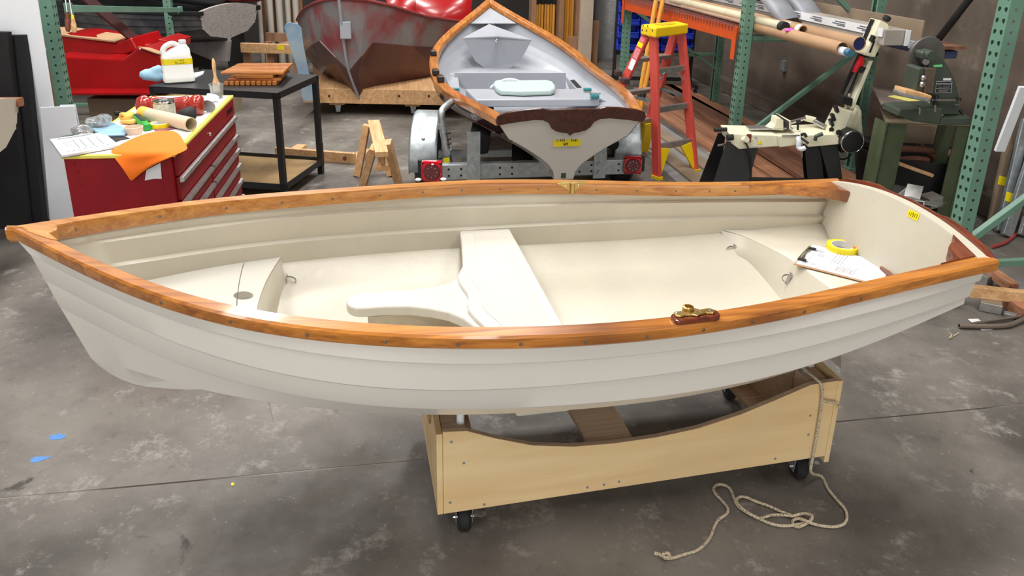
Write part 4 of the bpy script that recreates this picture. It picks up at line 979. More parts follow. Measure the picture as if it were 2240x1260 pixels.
lb = thing('rack_rail', 'thin grey-green cross bar joining the two left rack uprights', 'beam', PL+Vector((0,0,1.2)))
a_, b_ = aty(150,19,4.95), aty(394,22,7.45)
part('bar', MB().bar(a_, b_, .03, .045), M['green'], lb, bevel=.003)
for p in (a_, b_): part('end_connector', MB().box(p, (.04,.04,.07), (0,0,ROOMYAW)), M['green'], lb)
sb = solo('timber_strut', MB().bar(aty(165,-25,5.6), aty(305,95,6.4), .02, .085, (0,-1,.3)), mat('plum_painted_bar', (84,56,56), .7), 'plum brown flat bar slanting across the left rack behind the red mould', 'bar')
for i, (u0, v0, u1, v1, mt, lb_) in enumerate(((146,0,149,70,M['knee'],'dark handled chisel hanging on the left rack post'), (157,22,163,72,M['pale_wood'],'yellow and wood handled screwdriver hanging on the left rack post'))):
    t = thing('hanging_tool', lb_, 'tool', aty(u1, v1, 4.72))
    top, bot = aty(u0, v0, 4.74), aty(u1, v1, 4.72); mid = top.lerp(bot, .38)
    part('blade', MB().tube([top+Vector((-.004,0,.10)), mid], .005, 8), M['steel'], t)
    part('handle', MB().lathe([(.0001,0),(.010,.002),(.015,.02),(.016,(mid-bot).length*.6),(.011,(mid-bot).length*.85),(.013,(mid-bot).length),(.0001,(mid-bot).length)], bot, mid-bot, n=12), mt, t, smooth=True)
    if i: part('collar', MB().tube([mid, mid.lerp(top,.45)], .009, 8), M['yellow_tape'], t)
# ------------------------------------------------------------------ red moulds on a crate, behind the left rack
rmh = thing('red_mould', 'bright red fibreglass seat mould with stepped top standing behind the red chest', 'mould', aty(250,212,6.0))
mb = MB(); face_prism(mb, [(118,122),(150,125),(268,130),(300,105),(352,122),(360,200),(344,207),(130,207)], 5.95, .5)
part('lower_block', mb, M['red_gel'], rmh, bevel=.012)
part('upper_block', face_prism(MB(), [(118,78),(150,78),(252,95),(287,82),(301,108),(272,120),(120,116)], 6.2, .5), M['red_gel'], rmh, bevel=.012)
part('right_block', face_prism(MB(), [(300,100),(330,95),(345,85),(376,93),(374,112),(340,118),(304,112)], 6.35, .4), M['red_gel'], rmh, bevel=.01)
part('raw_flange', MB().prism([aty(110,76,6.18), aty(252,93.5,6.18), aty(288,81,6.5), aty(160,62,6.7), aty(105,62,6.7)], (0,0,.012)), M['card'], rmh)
part('raw_flange', MB().prism([aty(302,104,5.93), aty(345,119,5.93), aty(392,122,6.2), aty(350,108,6.2)], (0,0,.008)), M['card'], rmh)
part('base_flange', MB().prism([aty(120,203,5.75), aty(336,203,5.75), aty(344,190,6.0), aty(120,190,6.0)], (0,0,-.02)), M['red_gel'], rmh, bevel=.004)
cz = aty(250,214,5.8).z
crt = thing('wooden_crate', 'dull brown board crate carrying the red mould behind the chest', 'crate', Vector((-2.6,6.0,0)))
part('box', MB().prism([Vector((-3.3,5.75,.25)), Vector((-2.72,5.75,.25)), Vector((-2.72,6.6,.25)), Vector((-3.3,6.6,.25))], (0,0,cz-.27-.25)), M['carddull'], crt, bevel=.005)
part('deck', MB().prism([Vector((-3.35,5.9,cz-.27)), Vector((-2.42,5.9,cz-.27)), Vector((-2.42,6.7,cz-.27)), Vector((-3.35,6.7,cz-.27))], (0,0,.24)), M['carddull'], crt, bevel=.005)
for x in (-3.25,-2.78):
    for y in (5.8,6.5): part('leg', MB().box((x,y,.125), (.09,.09,.25)), M['carddull'], crt)
# ------------------------------------------------------------------ dark hull plug, far left
yw3 = R(-24); tcn = aty(505,30,7.75); tcn.z = 0
ax3 = Vector((math.cos(yw3), math.sin(yw3), 0)); nx3 = Vector((-math.sin(yw3), math.cos(yw3), 0))
zl = 1.03-arch(.3); loc3 = tcn-ax3*(BL-1.3); loc3.z = .43+zl
dk = thing('hull_plug', 'dark primer-coated boat hull with rough grey stern behind the left rack', 'boat', loc3, yw3)
dkm = mat('dark_primer', (46,46,52), .55, var=.5, scale=2.2, dark=(118,112,112), thr=(.5,.75))
copy_boat_parts(('hull','hull_liner','transom','gunwale'), dk, {'hull': dkm, 'hull_liner': M['black'], 'gunwale': M['black'], 'transom': mat('rough_grey', (160,154,150), .85, var=.15, scale=30, bump=.5, bscale=60)})
Mr = ORG[dk]
sk = [(BL-1.3-.045,0,.13),(BL-1.3-.10,0,-.09),(BL-1.3-.25,0,-.10),(BL-1.3-.75,0,.02),(BL-1.3-.75,0,.06)]
part('skeg', MB().prism([Mr @ Vector((a,-.03,c)) for a, _, c in sk], Mr.to_3x3() @ Vector((0,.06,0))), mat('grey_primer', (140,134,132), .7, var=.2), dk, bevel=.01)
cst = thing('hull_cradle', 'dark timber cradle under the dark hull at far left', 'cradle', Vector((loc3.x, loc3.y, 0)), yw3)
for a in (-.6, .75):
    local_prism('cross_beam', cst, [(a-.06,-.4,.34), (a+.06,-.4,.34), (a+.06,.4,.34), (a-.06,.4,.34)], (0,0,loc3.z-.345), M['black'])
    for n in (-.34, .34): local_prism('leg', cst, [(a-.05,n-.05,0), (a+.05,n-.05,0), (a+.05,n+.05,0), (a-.05,n+.05,0)], (0,0,.34), M['black'])
# pale timber bench behind
tbn = thing('timber_rack', 'pale pine beam on legs with a yellow mark, behind the dark hull stern', 'bench', Vector((-3.1,9.0,0)))
bm0, bm1 = aty(528,104,9.0), aty(650,108,8.9)
part('front_beam', MB().bar(bm0, bm1, .05, .11), M['pale_wood'], tbn, bevel=.004)
part('yellow_mark', MB().bar(bm0.lerp(bm1,.66)+Vector((0,-.0262,.02)), bm0.lerp(bm1,.78)+Vector((0,-.0262,.02)), .002, .05), M['yellow_tape'], tbn)
part('shelf', MB().bar(bm0.lerp(bm1,.5)+Vector((0,.5,-.02)), bm1+Vector((0,.5,-.02)), .9, .03), M['post_wood'], tbn)
for q in (.06, .5, .97):
    p = bm0.lerp(bm1, q); part('leg', MB().prism([Vector((p.x-.04,p.y+.03,0)), Vector((p.x+.04,p.y+.03,0)), Vector((p.x+.04,p.y+.11,0)), Vector((p.x-.04,p.y+.11,0))], (0,0,p.z-.06)), M['post_wood'], tbn)
part('back_beam', MB().bar(bm0+Vector((0,.95,0)), bm1+Vector((0,.95,0)), .05, .11), M['post_wood'], tbn)
for q in (.06,.97):
    p = bm0.lerp(bm1, q)+Vector((0,.95,0)); part('leg', MB().prism([Vector((p.x-.04,p.y-.1,0)), Vector((p.x+.04,p.y-.1,0)), Vector((p.x+.04,p.y-.03,0)), Vector((p.x-.04,p.y-.03,0))], (0,0,p.z-.05)), M['post_wood'], tbn)
# upright tubes and timbers standing at the back
vt = [(569,'p',.03),(581,'w',.045),(592,'p',.04),(602,'w',.04),(612,'p',.045),(622,'p',.04),(631,'p',.035),(640,'w',.04),(648,'p',.04),(656,'w',.05)]
orn = ['first','second','third','fourth','fifth','sixth','seventh','eighth','ninth','tenth']
for i, (u, k, r_) in enumerate(vt):
    p = aty(u, 60, 10.2+.16*(i % 2)); b0 = Vector((p.x, p.y, 0))
    lb_ = '%s upright %s from the left standing at the back wall' % (orn[i], 'grey tube' if k == 'p' else 'reddish timber')
    if k == 'p': solo('upright_tube', MB().tube([b0, b0+Vector((.0,.12,2.4))], r_, 14, inner=.85), M['pipe'], lb_, 'tube', smooth=True)
    else: solo('upright_timber', MB().bar(b0, b0+Vector((0,.12,2.4)), r_*1.6, r_*1.2, (0,1,0)), M['post_wood'], lb_, 'timber')
# dark shelf with red bundle behind
solo('red_bundle', crumple(aty(540,4,9.6), .22, .2, .05, 41, .4), mat('dusty_red_cloth', (120,40,40), .85), 'dusty red cloth bundle above the dark hull', 'cloth', smooth=True, angle=180)
shb = thing('storage_shelf', 'dark steel shelf behind the dark hull at the back', 'shelf', Vector((-4.5,9.7,0)))
pz = aty(540,4,9.6).z
part('shelf_board', MB().box((-4.15,9.8,pz-.02), (1.7,.6,.04)), M['black'], shb)
for x in (-4.9,-3.55): part('post', MB().box((x,9.8,pz/2-.02), (.06,.5,pz-.04)), M['black'], shb)
# ------------------------------------------------------------------ grey and red hull mould on a wooden cart
ct = thing('mould_cart', 'wooden platform cart on casters under the grey and red hull mould', 'cart', Vector((-1.45,7.9,0)))
part('platform', MB().prism([Vector((-2.10,7.5,.13)), Vector((-.45,7.5,.13)), Vector((-.45,8.6,.13)), Vector((-2.10,8.6,.13))], (0,0,.15)), M['pale_wood'], ct, bevel=.004)
bt_ = mkmesh('bolt', MB().lathe([(.0001,.006),(.010,.006),(.012,0)], (0,0,0), n=8, cap=False), M['black'])
for u in (720, 873, 938): 
    p = aty(u, 210, 7.499); inst('bolt', bt_, ct, p, facing((0,-1,0)))
for x, y in ((-1.78,7.62),(-1.02,7.62),(-1.78,8.48),(-.6,8.48)):
    part('caster_block', MB().box((x,y,.115), (.15,.12,.03)), M['pale_wood'], ct); caster(ct, (x,y,0), R(10), .036, .10, False)
mix_red = mat('sanded_red_grey', (140,136,136), .5, var=.2, scale=3, dark=(150,70,72), thr=(.42,.62), coat=.15)
brown_r = mat('brown_red_resin', (92,52,50), .45, var=.25, scale=4, coat=.2)
hm = thing('hull_mould', 'grey and red mottled hull mould, bow towards the viewer, on the wooden cart', 'mould', aty(790,226,7.55))
def A(u, v, Y): return aty(u, v, Y)
stm = [A(741,-4,7.05), A(748,60,7.12), A(757,130,7.22), A(763,156,7.28), A(775,190,7.4), A(789,226,7.55)]
shR = [A(741,-4,7.05), A(800,0,7.2), A(860,14,7.45), A(930,36,7.85), A(1005,47,8.4), A(1080,46,9.0)]
shL = [A(741,-4,7.05), A(712,0,7.15), A(688,7,7.4), A(668,18,7.7), A(656,32,8.1), A(650,44,8.6)]
cR = [A(763,156,7.28), A(790,122,7.26), A(813,92,7.34), A(900,100,7.75), A(965,105,8.3), A(1060,108,8.9)]
cL = [A(763,156,7.28), A(735,124,7.3), A(700,88,7.45), A(682,98,7.7), A(672,108,8.1), A(668,116,8.6)]
lR = [A(775,190,7.4), A(780,160,7.34), A(790,141,7.36), A(870,150,7.75), A(960,158,8.3), A(1040,160,8.9)]
lL = [A(775,190,7.4), A(752,160,7.36), A(735,138,7.45), A(712,142,7.7), A(700,146,8.1), A(694,150,8.6)]
kR = [A(789,226,7.55), A(795,222,7.6), A(812,214,7.7), A(850,214,7.95), A(900,214,8.3), A(950,214,8.9)]
kL = [A(789,226,7.55), A(786,222,7.6), A(778,214,7.7), A(770,212,7.95), A(766,208,8.3), A(762,204,8.7)]
up_ = MB(); up_.grid([shR, cR]); up_.grid([shL, cL])
mould_top = part('upper_shell', up_, mix_red, hm)
lo_ = MB(); lo_.grid([cR, lR, kR]); lo_.grid([cL, lL, kL])
mould_low = part('lower_shell', lo_, brown_r, hm)
for o in (mould_top, mould_low):
    s_ = o.modifiers.new('thick', 'SOLIDIFY'); s_.thickness = .012; s_.offset = -1
part('stem_strip', MB().tube(stm, .014, 8), M['grey_gel'], hm, smooth=True)
part('rim', MB().tube(list(reversed(shL))+shR[1:], .018, 8), mat('red_rim', (130,56,56), .5), hm, smooth=True)
part('stem_block', MB().box(A(756,66,7.13), (.10,.05,.16), (0,0,.1)), M['grey_gel'], hm, bevel=.01)
# blue-grey side panel leaning against the cart
bp = [(621,60),(624,52),(634,49),(650,52),(659,62),(664,100),(676,160),(700,220),(668,222),(661,215),(650,150),(636,110)]
solo('fibreglass_panel', face_prism(MB(), bp, 7.35, .012), mat('airbrushed_panel', (150,166,176), .45, var=.25, scale=3, dark=(96,138,176), thr=(.45,.6)), 'blue-grey sprayed panel with rounded top standing left of the hull mould', 'panel', bevel=.003)
# red hull standing behind
rb = [A(838,-14,8.75), A(900,-16,8.9), A(990,-16,9.0), A(1034,-14,8.9)]; rb2 = [A(850,12,8.6), A(905,30,8.75), A(960,44,8.85), A(1030,26,8.8)]
rb0 = [A(830,-70,9.2), A(900,-78,9.5), A(980,-78,9.5), A(1030,-70,9.2)]; rb3 = [Vector((q.x, q.y+.05, .32)) for q in rb2]
rh = thing('red_hull', 'glossy bright red hull section standing behind the grey and red mould', 'hull', Vector((-.95,9.0,0)))
o = part('shell', MB().grid([rb0, rb, rb2, rb3]), M['red_gel'], rh, smooth=True, angle=180)
s_ = o.modifiers.new('thick', 'SOLIDIFY'); s_.thickness = .015
part('seam', MB().tube([p+Vector((0,-.012,0)) for p in (A(908,-20,8.9), A(909,10,8.8), A(908,32,8.74))], .004, 6), M['maroon'], rh)
part('base', MB().box((-1.0,9.0,.16), (1.3,.5,.32)), M['black'], rh)
# ------------------------------------------------------------------ sawhorse and lumber
sw = thing('sawhorse', 'small wooden sawhorse with a scribbled top beam between the table and trailer', 'sawhorse', aty(825,300,5.3).xy.to_3d())
st0, st1 = aty(835,332,5.05), aty(817,262,5.75)
part('top_beam', MB().bar(st0-Vector((0,0,.02)), st1-Vector((0,0,.02)), .09, .04), M['pale_wood'], sw, bevel=.003)
zb = st0.z-.04
fA = at(782,384,0); fB = at(862,395,0)
part('leg', MB().bar(aty(802,273,5.62), fA, .05, .085, (0,-1,0)), M['pale_wood'], sw, bevel=.003)
g2 = aty(694+8,420,5.0); 
fN1 = at(792,412,0); fN2 = at(874,410,0)
part('leg', MB().bar(aty(818,322,5.17), fN1, .05, .085, (0,-1,0)), M['pale_wood'], sw, bevel=.003)
part('leg', MB().bar(aty(848,310,5.22), fN2, .05, .085, (0,-1,0)), M['pale_wood'], sw, bevel=.003)
part('leg', MB().bar(aty(826,280,5.66), at(856,384,0), .05, .085, (0,-1,0)), M['pale_wood'], sw, bevel=.003)
part('cleat', MB().bar(aty(820,368,5.12), aty(849,366,5.12), .04, .04), M['pale_wood'], sw, bevel=.003)
part('spacer', MB().bar(aty(834,340,5.14), aty(834,362,5.14), .045, .04, (0,-1,0)), M['pale_wood'], sw, bevel=.003)
lm = thing('lumber_piece', 'pale softwood two-by-four lying on the floor between table leg and sawhorse', 'lumber', at(700,350,0))
l0, l1 = at(603,346,0), at(777,360,0)
part('long_stick', MB().bar(l0+Vector((0,.02,.045)), l1+Vector((0,.02,.045)), .038, .088), M['pale_wood'], lm, bevel=.003)
part('cross_stick', MB().bar(l1+Vector((.0,.03,.02)), at(788,338,0)+Vector((.03,.05,.02)), .088, .038), M['pale_wood'], lm, bevel=.003)
part('cross_stick', MB().bar(l0+Vector((.1,.06,.02)), l0+Vector((.14,.3,.02)), .088, .038), M['pale_wood'], lm, bevel=.003)
part('knot', MB().lathe([(.0001,.001),(.018,.001),(.018,0)], l0.lerp(l1,.88)+Vector((-.003,.0,.045))-Vector((l1-l0).normalized().cross(Vector((0,0,1))))*-.0005-Vector((0,.001,0)), (.08,-1,0), n=10, cap=False), M['knee'], lm)
# ------------------------------------------------------------------ dinghy on its trailer
DO = Vector((-.2626, 7.6984, 0)); DYAW = -1.3874; DLn = 3.3189
DAX = Vector((math.cos(DYAW), math.sin(DYAW), 0)); DNX = Vector((-math.sin(DYAW), math.cos(DYAW), 0))
def Dn(s, n, z): return DO+DAX*s+DNX*n+Vector((0,0,z))
db = spline([0,.2,.4,.6,.8,1], [0,.5254,.6828,.6846,.5998,.4483])
def dzg(t): return 1.1497-1.9411*t+2.6804*t*t-1.1433*t**3
dzk = lerp([0,.12,.3,.6,.85,1], [.55,.44,.38,.34,.33,.33])
DF = [0,.30,.33,.47,.62,.74,.87,1.0]
rm_ = [1,.99,.98,.93,.82,.66,.36,.03]; rt_ = [1,.82,.77,.56,.37,.24,.16,.14]
def dsec(t, k, inn=0):
    d = DF[k]; f = t**2.5; r_ = rm_[k]*(1-f)+rt_[k]*f; bow = min(1, t/.15)
    r_ = r_*(1-(1-bow)*.5*d)
    z = dzg(t)*(1-d)+dzk(t)*d; s = t*(DLn-.12*d)+.42*(d**1.4)*(1-t)
    y = max(db(t)*r_-inn*min(1, t*6), .012 if not inn else .003)
    return (s, y, z+(inn*.8 if k == 7 else 0))
dg = thing('dinghy', 'maroon and white dinghy with varnished gunwales and a mahogany transom, on the trailer', 'boat', Dn(1.7,0,.33), DYAW)
DT = [(i/36)**1.25 for i in range(37)]
def dgrid(k0, k1, inn=0, ts=DT): 
    mb = MB()
    for sg in (-1, 1): mb.grid([[Dn(s, sg*y, z) for s, y, z in (dsec(t, k, inn) for k in range(k0, k1+1))] for t in ts])
    return mb
part('topside', dgrid(0, 2), M['maroon'], dg, smooth=True, angle=40)
mbl = dgrid(2, 7); mbl.grid([[Dn(*(lambda q: (q[0], sg*q[1], q[2]))(dsec(t, 7))) for sg in (-1, 1)] for t in DT])
part('bottom', mbl, M['hull'], dg, smooth=True, angle=40)
part('sheer_line', MB().tube([Dn(s, -y-.004, z) for s, y, z in (dsec(t, 2) for t in DT)], .006, 6), M['mahog'], dg)
DTI = [.02+.97*(i/30) for i in range(31)]
def dinn(t): 
    P = []
    for k in range(8):
        s, y, z = dsec(t, k, .03)
        if k in (1,): continue
        P.append((s, y, z+(.0)))
    return P
rows = []
for t in DTI:
    P = dinn(t); out = []
    for i, (s, y, z) in enumerate(P):
        out.append((s, y, z))
        if i in (1, 2, 3): out.append((s, max(y-.018*min(1, t*4), .002), z-.012))
    rows.append([Dn(s, y, z) for s, y, z in out]+[Dn(s, -y, z) for s, y, z in reversed(out)])
part('hull_liner', MB().grid(rows), M['grey_gel'], dg, smooth=True, angle=70)
def darch(n): return dzg(1)+.022+.034*(1-(n/.45)**2)
tp = [dsec(1, k) for k in range(8)]
pr_ = [(-y, z) for s, y, z in tp]+[(y, z) for s, y, z in reversed(tp)]+[(.448-.0448*2*i, darch(.448-.0448*2*i)) for i in range(1, 10)]
def dts(z): return DLn-.12*(dzg(1)-z)/.415
part('transom', MB().prism([Dn(dts(z), n, z) for n, z in pr_], DAX*-.04), M['hull'], dg, bevel=.006)
tbp = tboard(1, .458, lambda n: darch(n)+.012, 1.40)
dtb = part('transom_board', MB().prism([Dn(dts(z)+.002, n, z) for n, z in tbp], DAX*.022), wood('dinghy_mahogany', (96,48,30), (56,24,16), 0, .3, .4, 45, 1.5), dg, bevel=.006)
for n, z in ((-.40,-.02),(-.12,-.03),(.11,-.03),(.40,-.02),(-.09,-.085),(.09,-.085),(-.075,-.115),(.075,-.115)):
    inst('rail_screw', sc_me, dtb, Dn(dts(darch(n)+z)+.025, n, darch(n)+z+.03), facing(DAX))
lo3 = Dn(dts(.60)+.0025, -.01, .595); lt = part('tape_label', MB().box(lo3, (.17,.055,.001), facing(DAX)), M['yellow_tape'], dg, label='yellow tape label handwritten 11400 - Demo WM')
wm = MB(); writing(wm, '11400 - Demo', lo3+DAX*.001-DNX*.068+Vector((0,0,.003)), DNX, (0,0,1), .018, .0115, .0026); writing(wm, 'WM', lo3+DAX*.001-DNX*.02-Vector((0,0,.022)), DNX, (0,0,1), .017, .016, .0026)
part('handwriting', wm, M['ink'], lt, fix=False)
part('drain_plate', MB().box(Dn(dts(.36)+.003,-.005,.36), (.03,.035,.004), facing(DAX)), M['machine_green'], dg)
def drail(side):
    rows = []
    for i in range(41):
        t = (i/40)**1.25; s, y, z = dsec(t, 0); z = dzg(t); y = db(t)
        if i == 0: s -= .01
        yo = max(y+.006, .012); yi = max(y-.07, 0); c = .008
        rows.append([Dn(s, side*a, b_) for a, b_ in ((yo-c,z+.022),(yo,z+.022-c),(yo-.004,z-.03),(yi,z-.02),(yi,z+.022-c),(yi+c,z+.022))])
    mb = MB().grid(rows, True); k = len(mb.v); mb.f += [list(range(6)), list(range(k-6, k))]; return mb
drm = wood('dinghy_rail', (206,138,72), (140,78,34), DYAW*0, .3, .5, 38, 1.5)
dr = [part('gunwale', drail(s), drm, dg, smooth=True, angle=40) for s in (-1, 1)]
def Dp(name, pts, th, mt, par=None, **k): return part(name, MB().prism(pts, (0,0,th)), mt, par or dg, **k)
part('bow_deck', MB().prism([aty(1070,52,7.35), aty(1013,82,6.98), aty(1088,78,6.92), aty(1163,86,6.98)], (0,0,-.015)), M['grey_gel'], dg, bevel=.004)
bq = [(s, max(db(s/DLn)-.045, .004), dzg(s/DLn)-.03) for s in (.02,.08,.16,.24,.32)]
part('bow_filler', MB().grid([[Dn(s, n, z), Dn(s, 0, z), Dn(s, -n, z)] for s, n, z in bq]), M['grey_gel'], dg)
part('bow_bulkhead', MB().prism([aty(1013,84,6.98), aty(1088,81,6.94), aty(1163,88,6.98), aty(1138,134,7.0), aty(1115,150,7.0), aty(1062,150,7.0), aty(1040,134,7.0)], (0,.012,0)), M['grey_gel'], dg)
part('bow_eye', MB().tube([aty(1087,84,6.93), aty(1084,90,6.88), aty(1088,95,6.87), aty(1091,90,6.88), aty(1088,84,6.93)], .007, 6), M['steel'], dg)
sz_ = .60
part('mid_thwart', MB().prism([at(984,138,sz_), at(1240,137,sz_), at(1258,144,sz_), at(1264,160,sz_), at(974,160,sz_)], (0,0,-.07)), M['grey_gel'], dg, bevel=.02, seg=3)
part('side_deck', MB().prism([at(970,158,sz_-.01), at(1001,158,sz_-.01), at(1006,196,sz_-.01), at(985,196,sz_-.01)], (0,0,-.05)), M['grey_gel'], dg, bevel=.006)
sd_ = part('side_deck', MB().prism([at(1232,160,sz_-.01), at(1268,158,sz_-.01), at(1330,222,sz_-.01), at(1262,196,sz_-.01)], (0,0,-.05)), M['grey_gel'], dg, bevel=.006)
part('slot', MB().prism([at(1247,176,sz_-.008), at(1256,174,sz_-.008), at(1273,192,sz_-.008), at(1262,192,sz_-.008)], (0,0,.001)), M['dark'], sd_)
part('well_panel', MB().prism([aty(994,160,6.55), aty(1238,160,6.55), aty(1238,196,6.55), aty(994,196,6.55)], (0,.012,0)), M['grey_gel'], dg)
part('rear_seat', MB().prism([at(1018,194,sz_), at(1290,194,sz_), at(1312,216,sz_), at(1042,218,sz_)], (0,0,-.06)), M['grey_gel'], dg, bevel=.01)
part('white_tube', MB().tube([at(1042,227,.56), at(1310,226,.56)], .014, 8), M['white'], dg)
cu = thing('seat_cushion', 'pale mint rounded seat cushion lying on the rear seat of the trailer dinghy', 'cushion', at(1148,205,sz_))
cp = [at(u, v, sz_+.003) for u, v in ((1079,193),(1082,188),(1092,186),(1130,187),(1195,186),(1208,189),(1215,198),(1213,206),(1205,209),(1145,211),(1094,209),(1085,203))]
part('cushion', MB().prism(cp, (0,0,.045)), mat('mint_vinyl', (184,204,200), .4, var=.03), cu, bevel=.016, seg=4)
part('strap', MB().tube(smooth_path([aty(1073,192,6.0), aty(1085,182,6.08), aty(1110,173,6.12), aty(1132,176,6.12), aty(1149,188,6.08)], 4), .008, 6), M['white'], cu, smooth=True)
tealm = mat('teal_fitting', (44,120,124), .4, var=.1)
for u, v, r_, nm in ((1301,211,.02,'teal_roller'),(1285,196,.014,'teal_roller'),(996,195,.012,'teal_roller')):
    part(nm, MB().lathe([(.006,-.03),(r_,-.03),(r_,.03),(.006,.03)], at(u, v, sz_+.02), (1,.2,.0), n=14), tealm, dg, smooth=True)
part('cleat', MB().box(at(1301,205,sz_+.03), (.09,.02,.012)), M['steel'], dg, bevel=.003)
for u, v in ((948,116),(953,158),(964,172)):
    bl = part('oarlock_block', MB().box(at(u, v, .80 if v < 130 else .75), (.05,.08,.04), (0,0,.2)), M['black'], dg, bevel=.006)
    part('chrome_plate', MB().box(at(u, v, .80 if v < 130 else .75)+Vector((0,0,.023)), (.03,.06,.006), (0,0,.2)), M['steel'], bl)
for u, v in ((1352,160),(1368,177)): part('oarlock_block', MB().box(at(u, v, .75), (.05,.07,.045), (0,0,.2)), mat('dark_block', (58,38,38), .5), dg, bevel=.006)
# emblem on the topside
es, ey, ez = dsec(.90, 1); emc = Dn(es, -db(.90)*.985-.012, dzg(.90)-.045)
emx = Dn(dsec(.93,1)[0], -dsec(.93,1)[1], 0)-Dn(dsec(.87,1)[0], -dsec(.87,1)[1], 0); emx.normalize()
emn = emx.cross(Vector((0,0,1)))
if emn.y > 0: emn = -emn
em = MB(); em.tube([emc+emx*.045*math.cos(a)+Vector((0,0,.022*math.sin(a))) for a in [2*math.pi*i/20 for i in range(20)]], .0016, 4, closed=True)
for q in (-.008, 0, .008): em.tube([emc+emx*(-.03)+Vector((0,0,q)), emc+emx*.03+Vector((0,0,q*.6))], .0014, 4)
part('emblem', em, M['grey_gel'], dg)
# trailer
tr = thing('boat_trailer', 'galvanised boat trailer with red tail lamps under the maroon dinghy', 'trailer', Vector((.3,5.0,0)))
c0, c1 = aty(958,374,4.75), aty(1392,360,4.98); zt0 = (c0.z+c1.z)/2; c0.z = c1.z = zt0-.005
part('crossmember', MB().bar(c0, c1, .06, .105), M['galv'], tr, bevel=.006)
hl = mkmesh('hole', MB().lathe([(.0001,.0005),(.008,.0005)], (0,0,0), n=8, cap=False), M['dark'])
cd = (c1-c0).normalized(); cn = Vector((cd.y,-cd.x,0))
for q in (.05,.11,.16,.3,.36,.7,.76,.82,.9):
    for zz_ in (-.022,.022): inst('hole', hl, tr, c0.lerp(c1,q)+cn*.0305+Vector((0,0,zz_)), facing(cn))
for q in (.17, .80):
    p = c0.lerp(c1, q)+cn*.036; part('bunk_post', MB().box(p+Vector((0,0,.10)), (.085,.012,.34), (0,0,math.atan2(cd.y,cd.x))), M['galv'], tr)
    for zz_ in (-.03,.03): part('bolt', MB().lathe([(.018,.0),(.018,.012),(.0001,.012)], p+cn*.006+Vector((0,0,zz_)), cn, n=6), M['galv'], tr)
for u0, u1, v0, v1, Y, dp in ((1027,1072,291,340,4.86,.9),(1325,1356,305,330,5.05,.9),(1118,1168,350,378,4.85,.5)):
    part('carpet_bunk', face_prism(MB(), [(u0,v0),(u1,v0+8),(u1-4,v1-4),(u0+14,v1)], Y, dp), M['foam'], tr, bevel=.01)
for sx, pL in ((1, aty(924,300,4.95)), (-1, aty(1375,300,5.2))):
    x0 = pL.x; y0 = pL.y+.33; ztop = .60 if sx > 0 else .595; w_ = .095
    rows = []
    for i in range(15):
        a = math.pi*i/14; ry = .36*math.cos(a); rz = (ztop-.26)*math.sin(a)**.75
        rows.append([Vector((x0-w_, y0-ry, .24+rz-.012)), Vector((x0-w_*.85, y0-ry*1.0, .24+rz)), Vector((x0+w_*.85, y0-ry, .24+rz)), Vector((x0+w_, y0-ry, .24+rz-.012)), Vector((x0+w_, y0-ry*.97, .24+rz-.03))])
    f_ = part('fender', MB().grid(rows), M['galv'], tr, smooth=True, angle=60)
    q_ = f_.modifiers.new('thick', 'SOLIDIFY'); q_.thickness = .004
    part('wheel', MB().lathe([(.08,-.07),(.22,-.075),(.255,-.05),(.258,0),(.255,.05),(.22,.075),(.08,.07)], (x0, y0, .259), (1,0,0), n=30), M['rubber'], tr, smooth=True, angle=50)
    part('hub', MB().lathe([(.0001,-.06),(.085,-.06),(.085,.06),(.0001,.06)], (x0, y0, .259), (1,0,0), n=20), M['galv'], tr)
part('bolt', MB().sphere(aty(926,304,4.60), .012, n=8, m_=5), M['galv'], tr)
gp = smooth_path([aty(982,356,4.88), aty(972,300,4.88), aty(966,262,4.88), aty(966,245,4.89), aty(974,234,4.95), aty(990,222,5.1)], 4)
part('guide_post', MB().tube(gp, .024, 12), M['galv'], tr, smooth=True)
for q in ((966,276),(979,332)): part('pipe_collar', MB().tube([aty(q[0],q[1]-5,4.88), aty(q[0]+1,q[1]+5,4.88)], .028, 12), M['galv'], tr)
for i, (u, v) in enumerate(((985,292),(986,305),(987,315),(978,345),(988,346))): part('clamp_bolt', MB().tube([aty(u-14,v,4.87), aty(u,v-1,4.86)], .007, 6), M['black'], tr)
part('sticker', MB().box(aty(977,351,4.853), (.04,.002,.035)), M['yellow_tape'], tr)
rl_ = mat('red_lamp', (196,10,30), .15, var=.2, scale=40, coat=.8); rd_ = mat('dark_red_lens', (96,4,16), .15, var=.4, scale=120, coat=.8)
for u, v, Y, s_ in ((944,377,4.66,.135),(1385,363,4.90,.12)):
    p = aty(u, v, Y); lp = part('tail_lamp', MB().box(p+Vector((0,.03,0)), (s_,.05,s_)), rl_, tr, bevel=.012, label='square red tail lamp')
    part('lens', MB().lathe([(.0001,.006),(s_*.38,.006),(s_*.42,.0)], p+Vector((0,.005,0)), (0,-1,0), n=24, cap=False), rd_, lp)
    part('backplate', MB().box(p+Vector((-.02 if u < 1000 else .02,.07,0)), (s_*1.1,.03,s_*.9)), M['black'], lp)
    for i in range(8):
        a = 2*math.pi*i/8; part('diode', MB().sphere(p+Vector((.032*math.cos(a)*s_/.13, -.002, .032*math.sin(a)*s_/.13)), .005, ry=.004, n=6, m_=4), M['steel'], lp)
    for q in ((-1,-1),(1,-1),(-1,1),(1,1)): part('lamp_screw', MB().sphere(p+Vector((q[0]*s_*.42,.004,q[1]*s_*.42)), .006, ry=.003, n=6, m_=4), M['dark'], lp)
part('white_clip', MB().sphere(aty(915,393,4.62), .02, rz=.01), M['white'], tr); part('white_clip', MB().sphere(aty(970,392,4.62), .02, rz=.01), M['white'], tr)
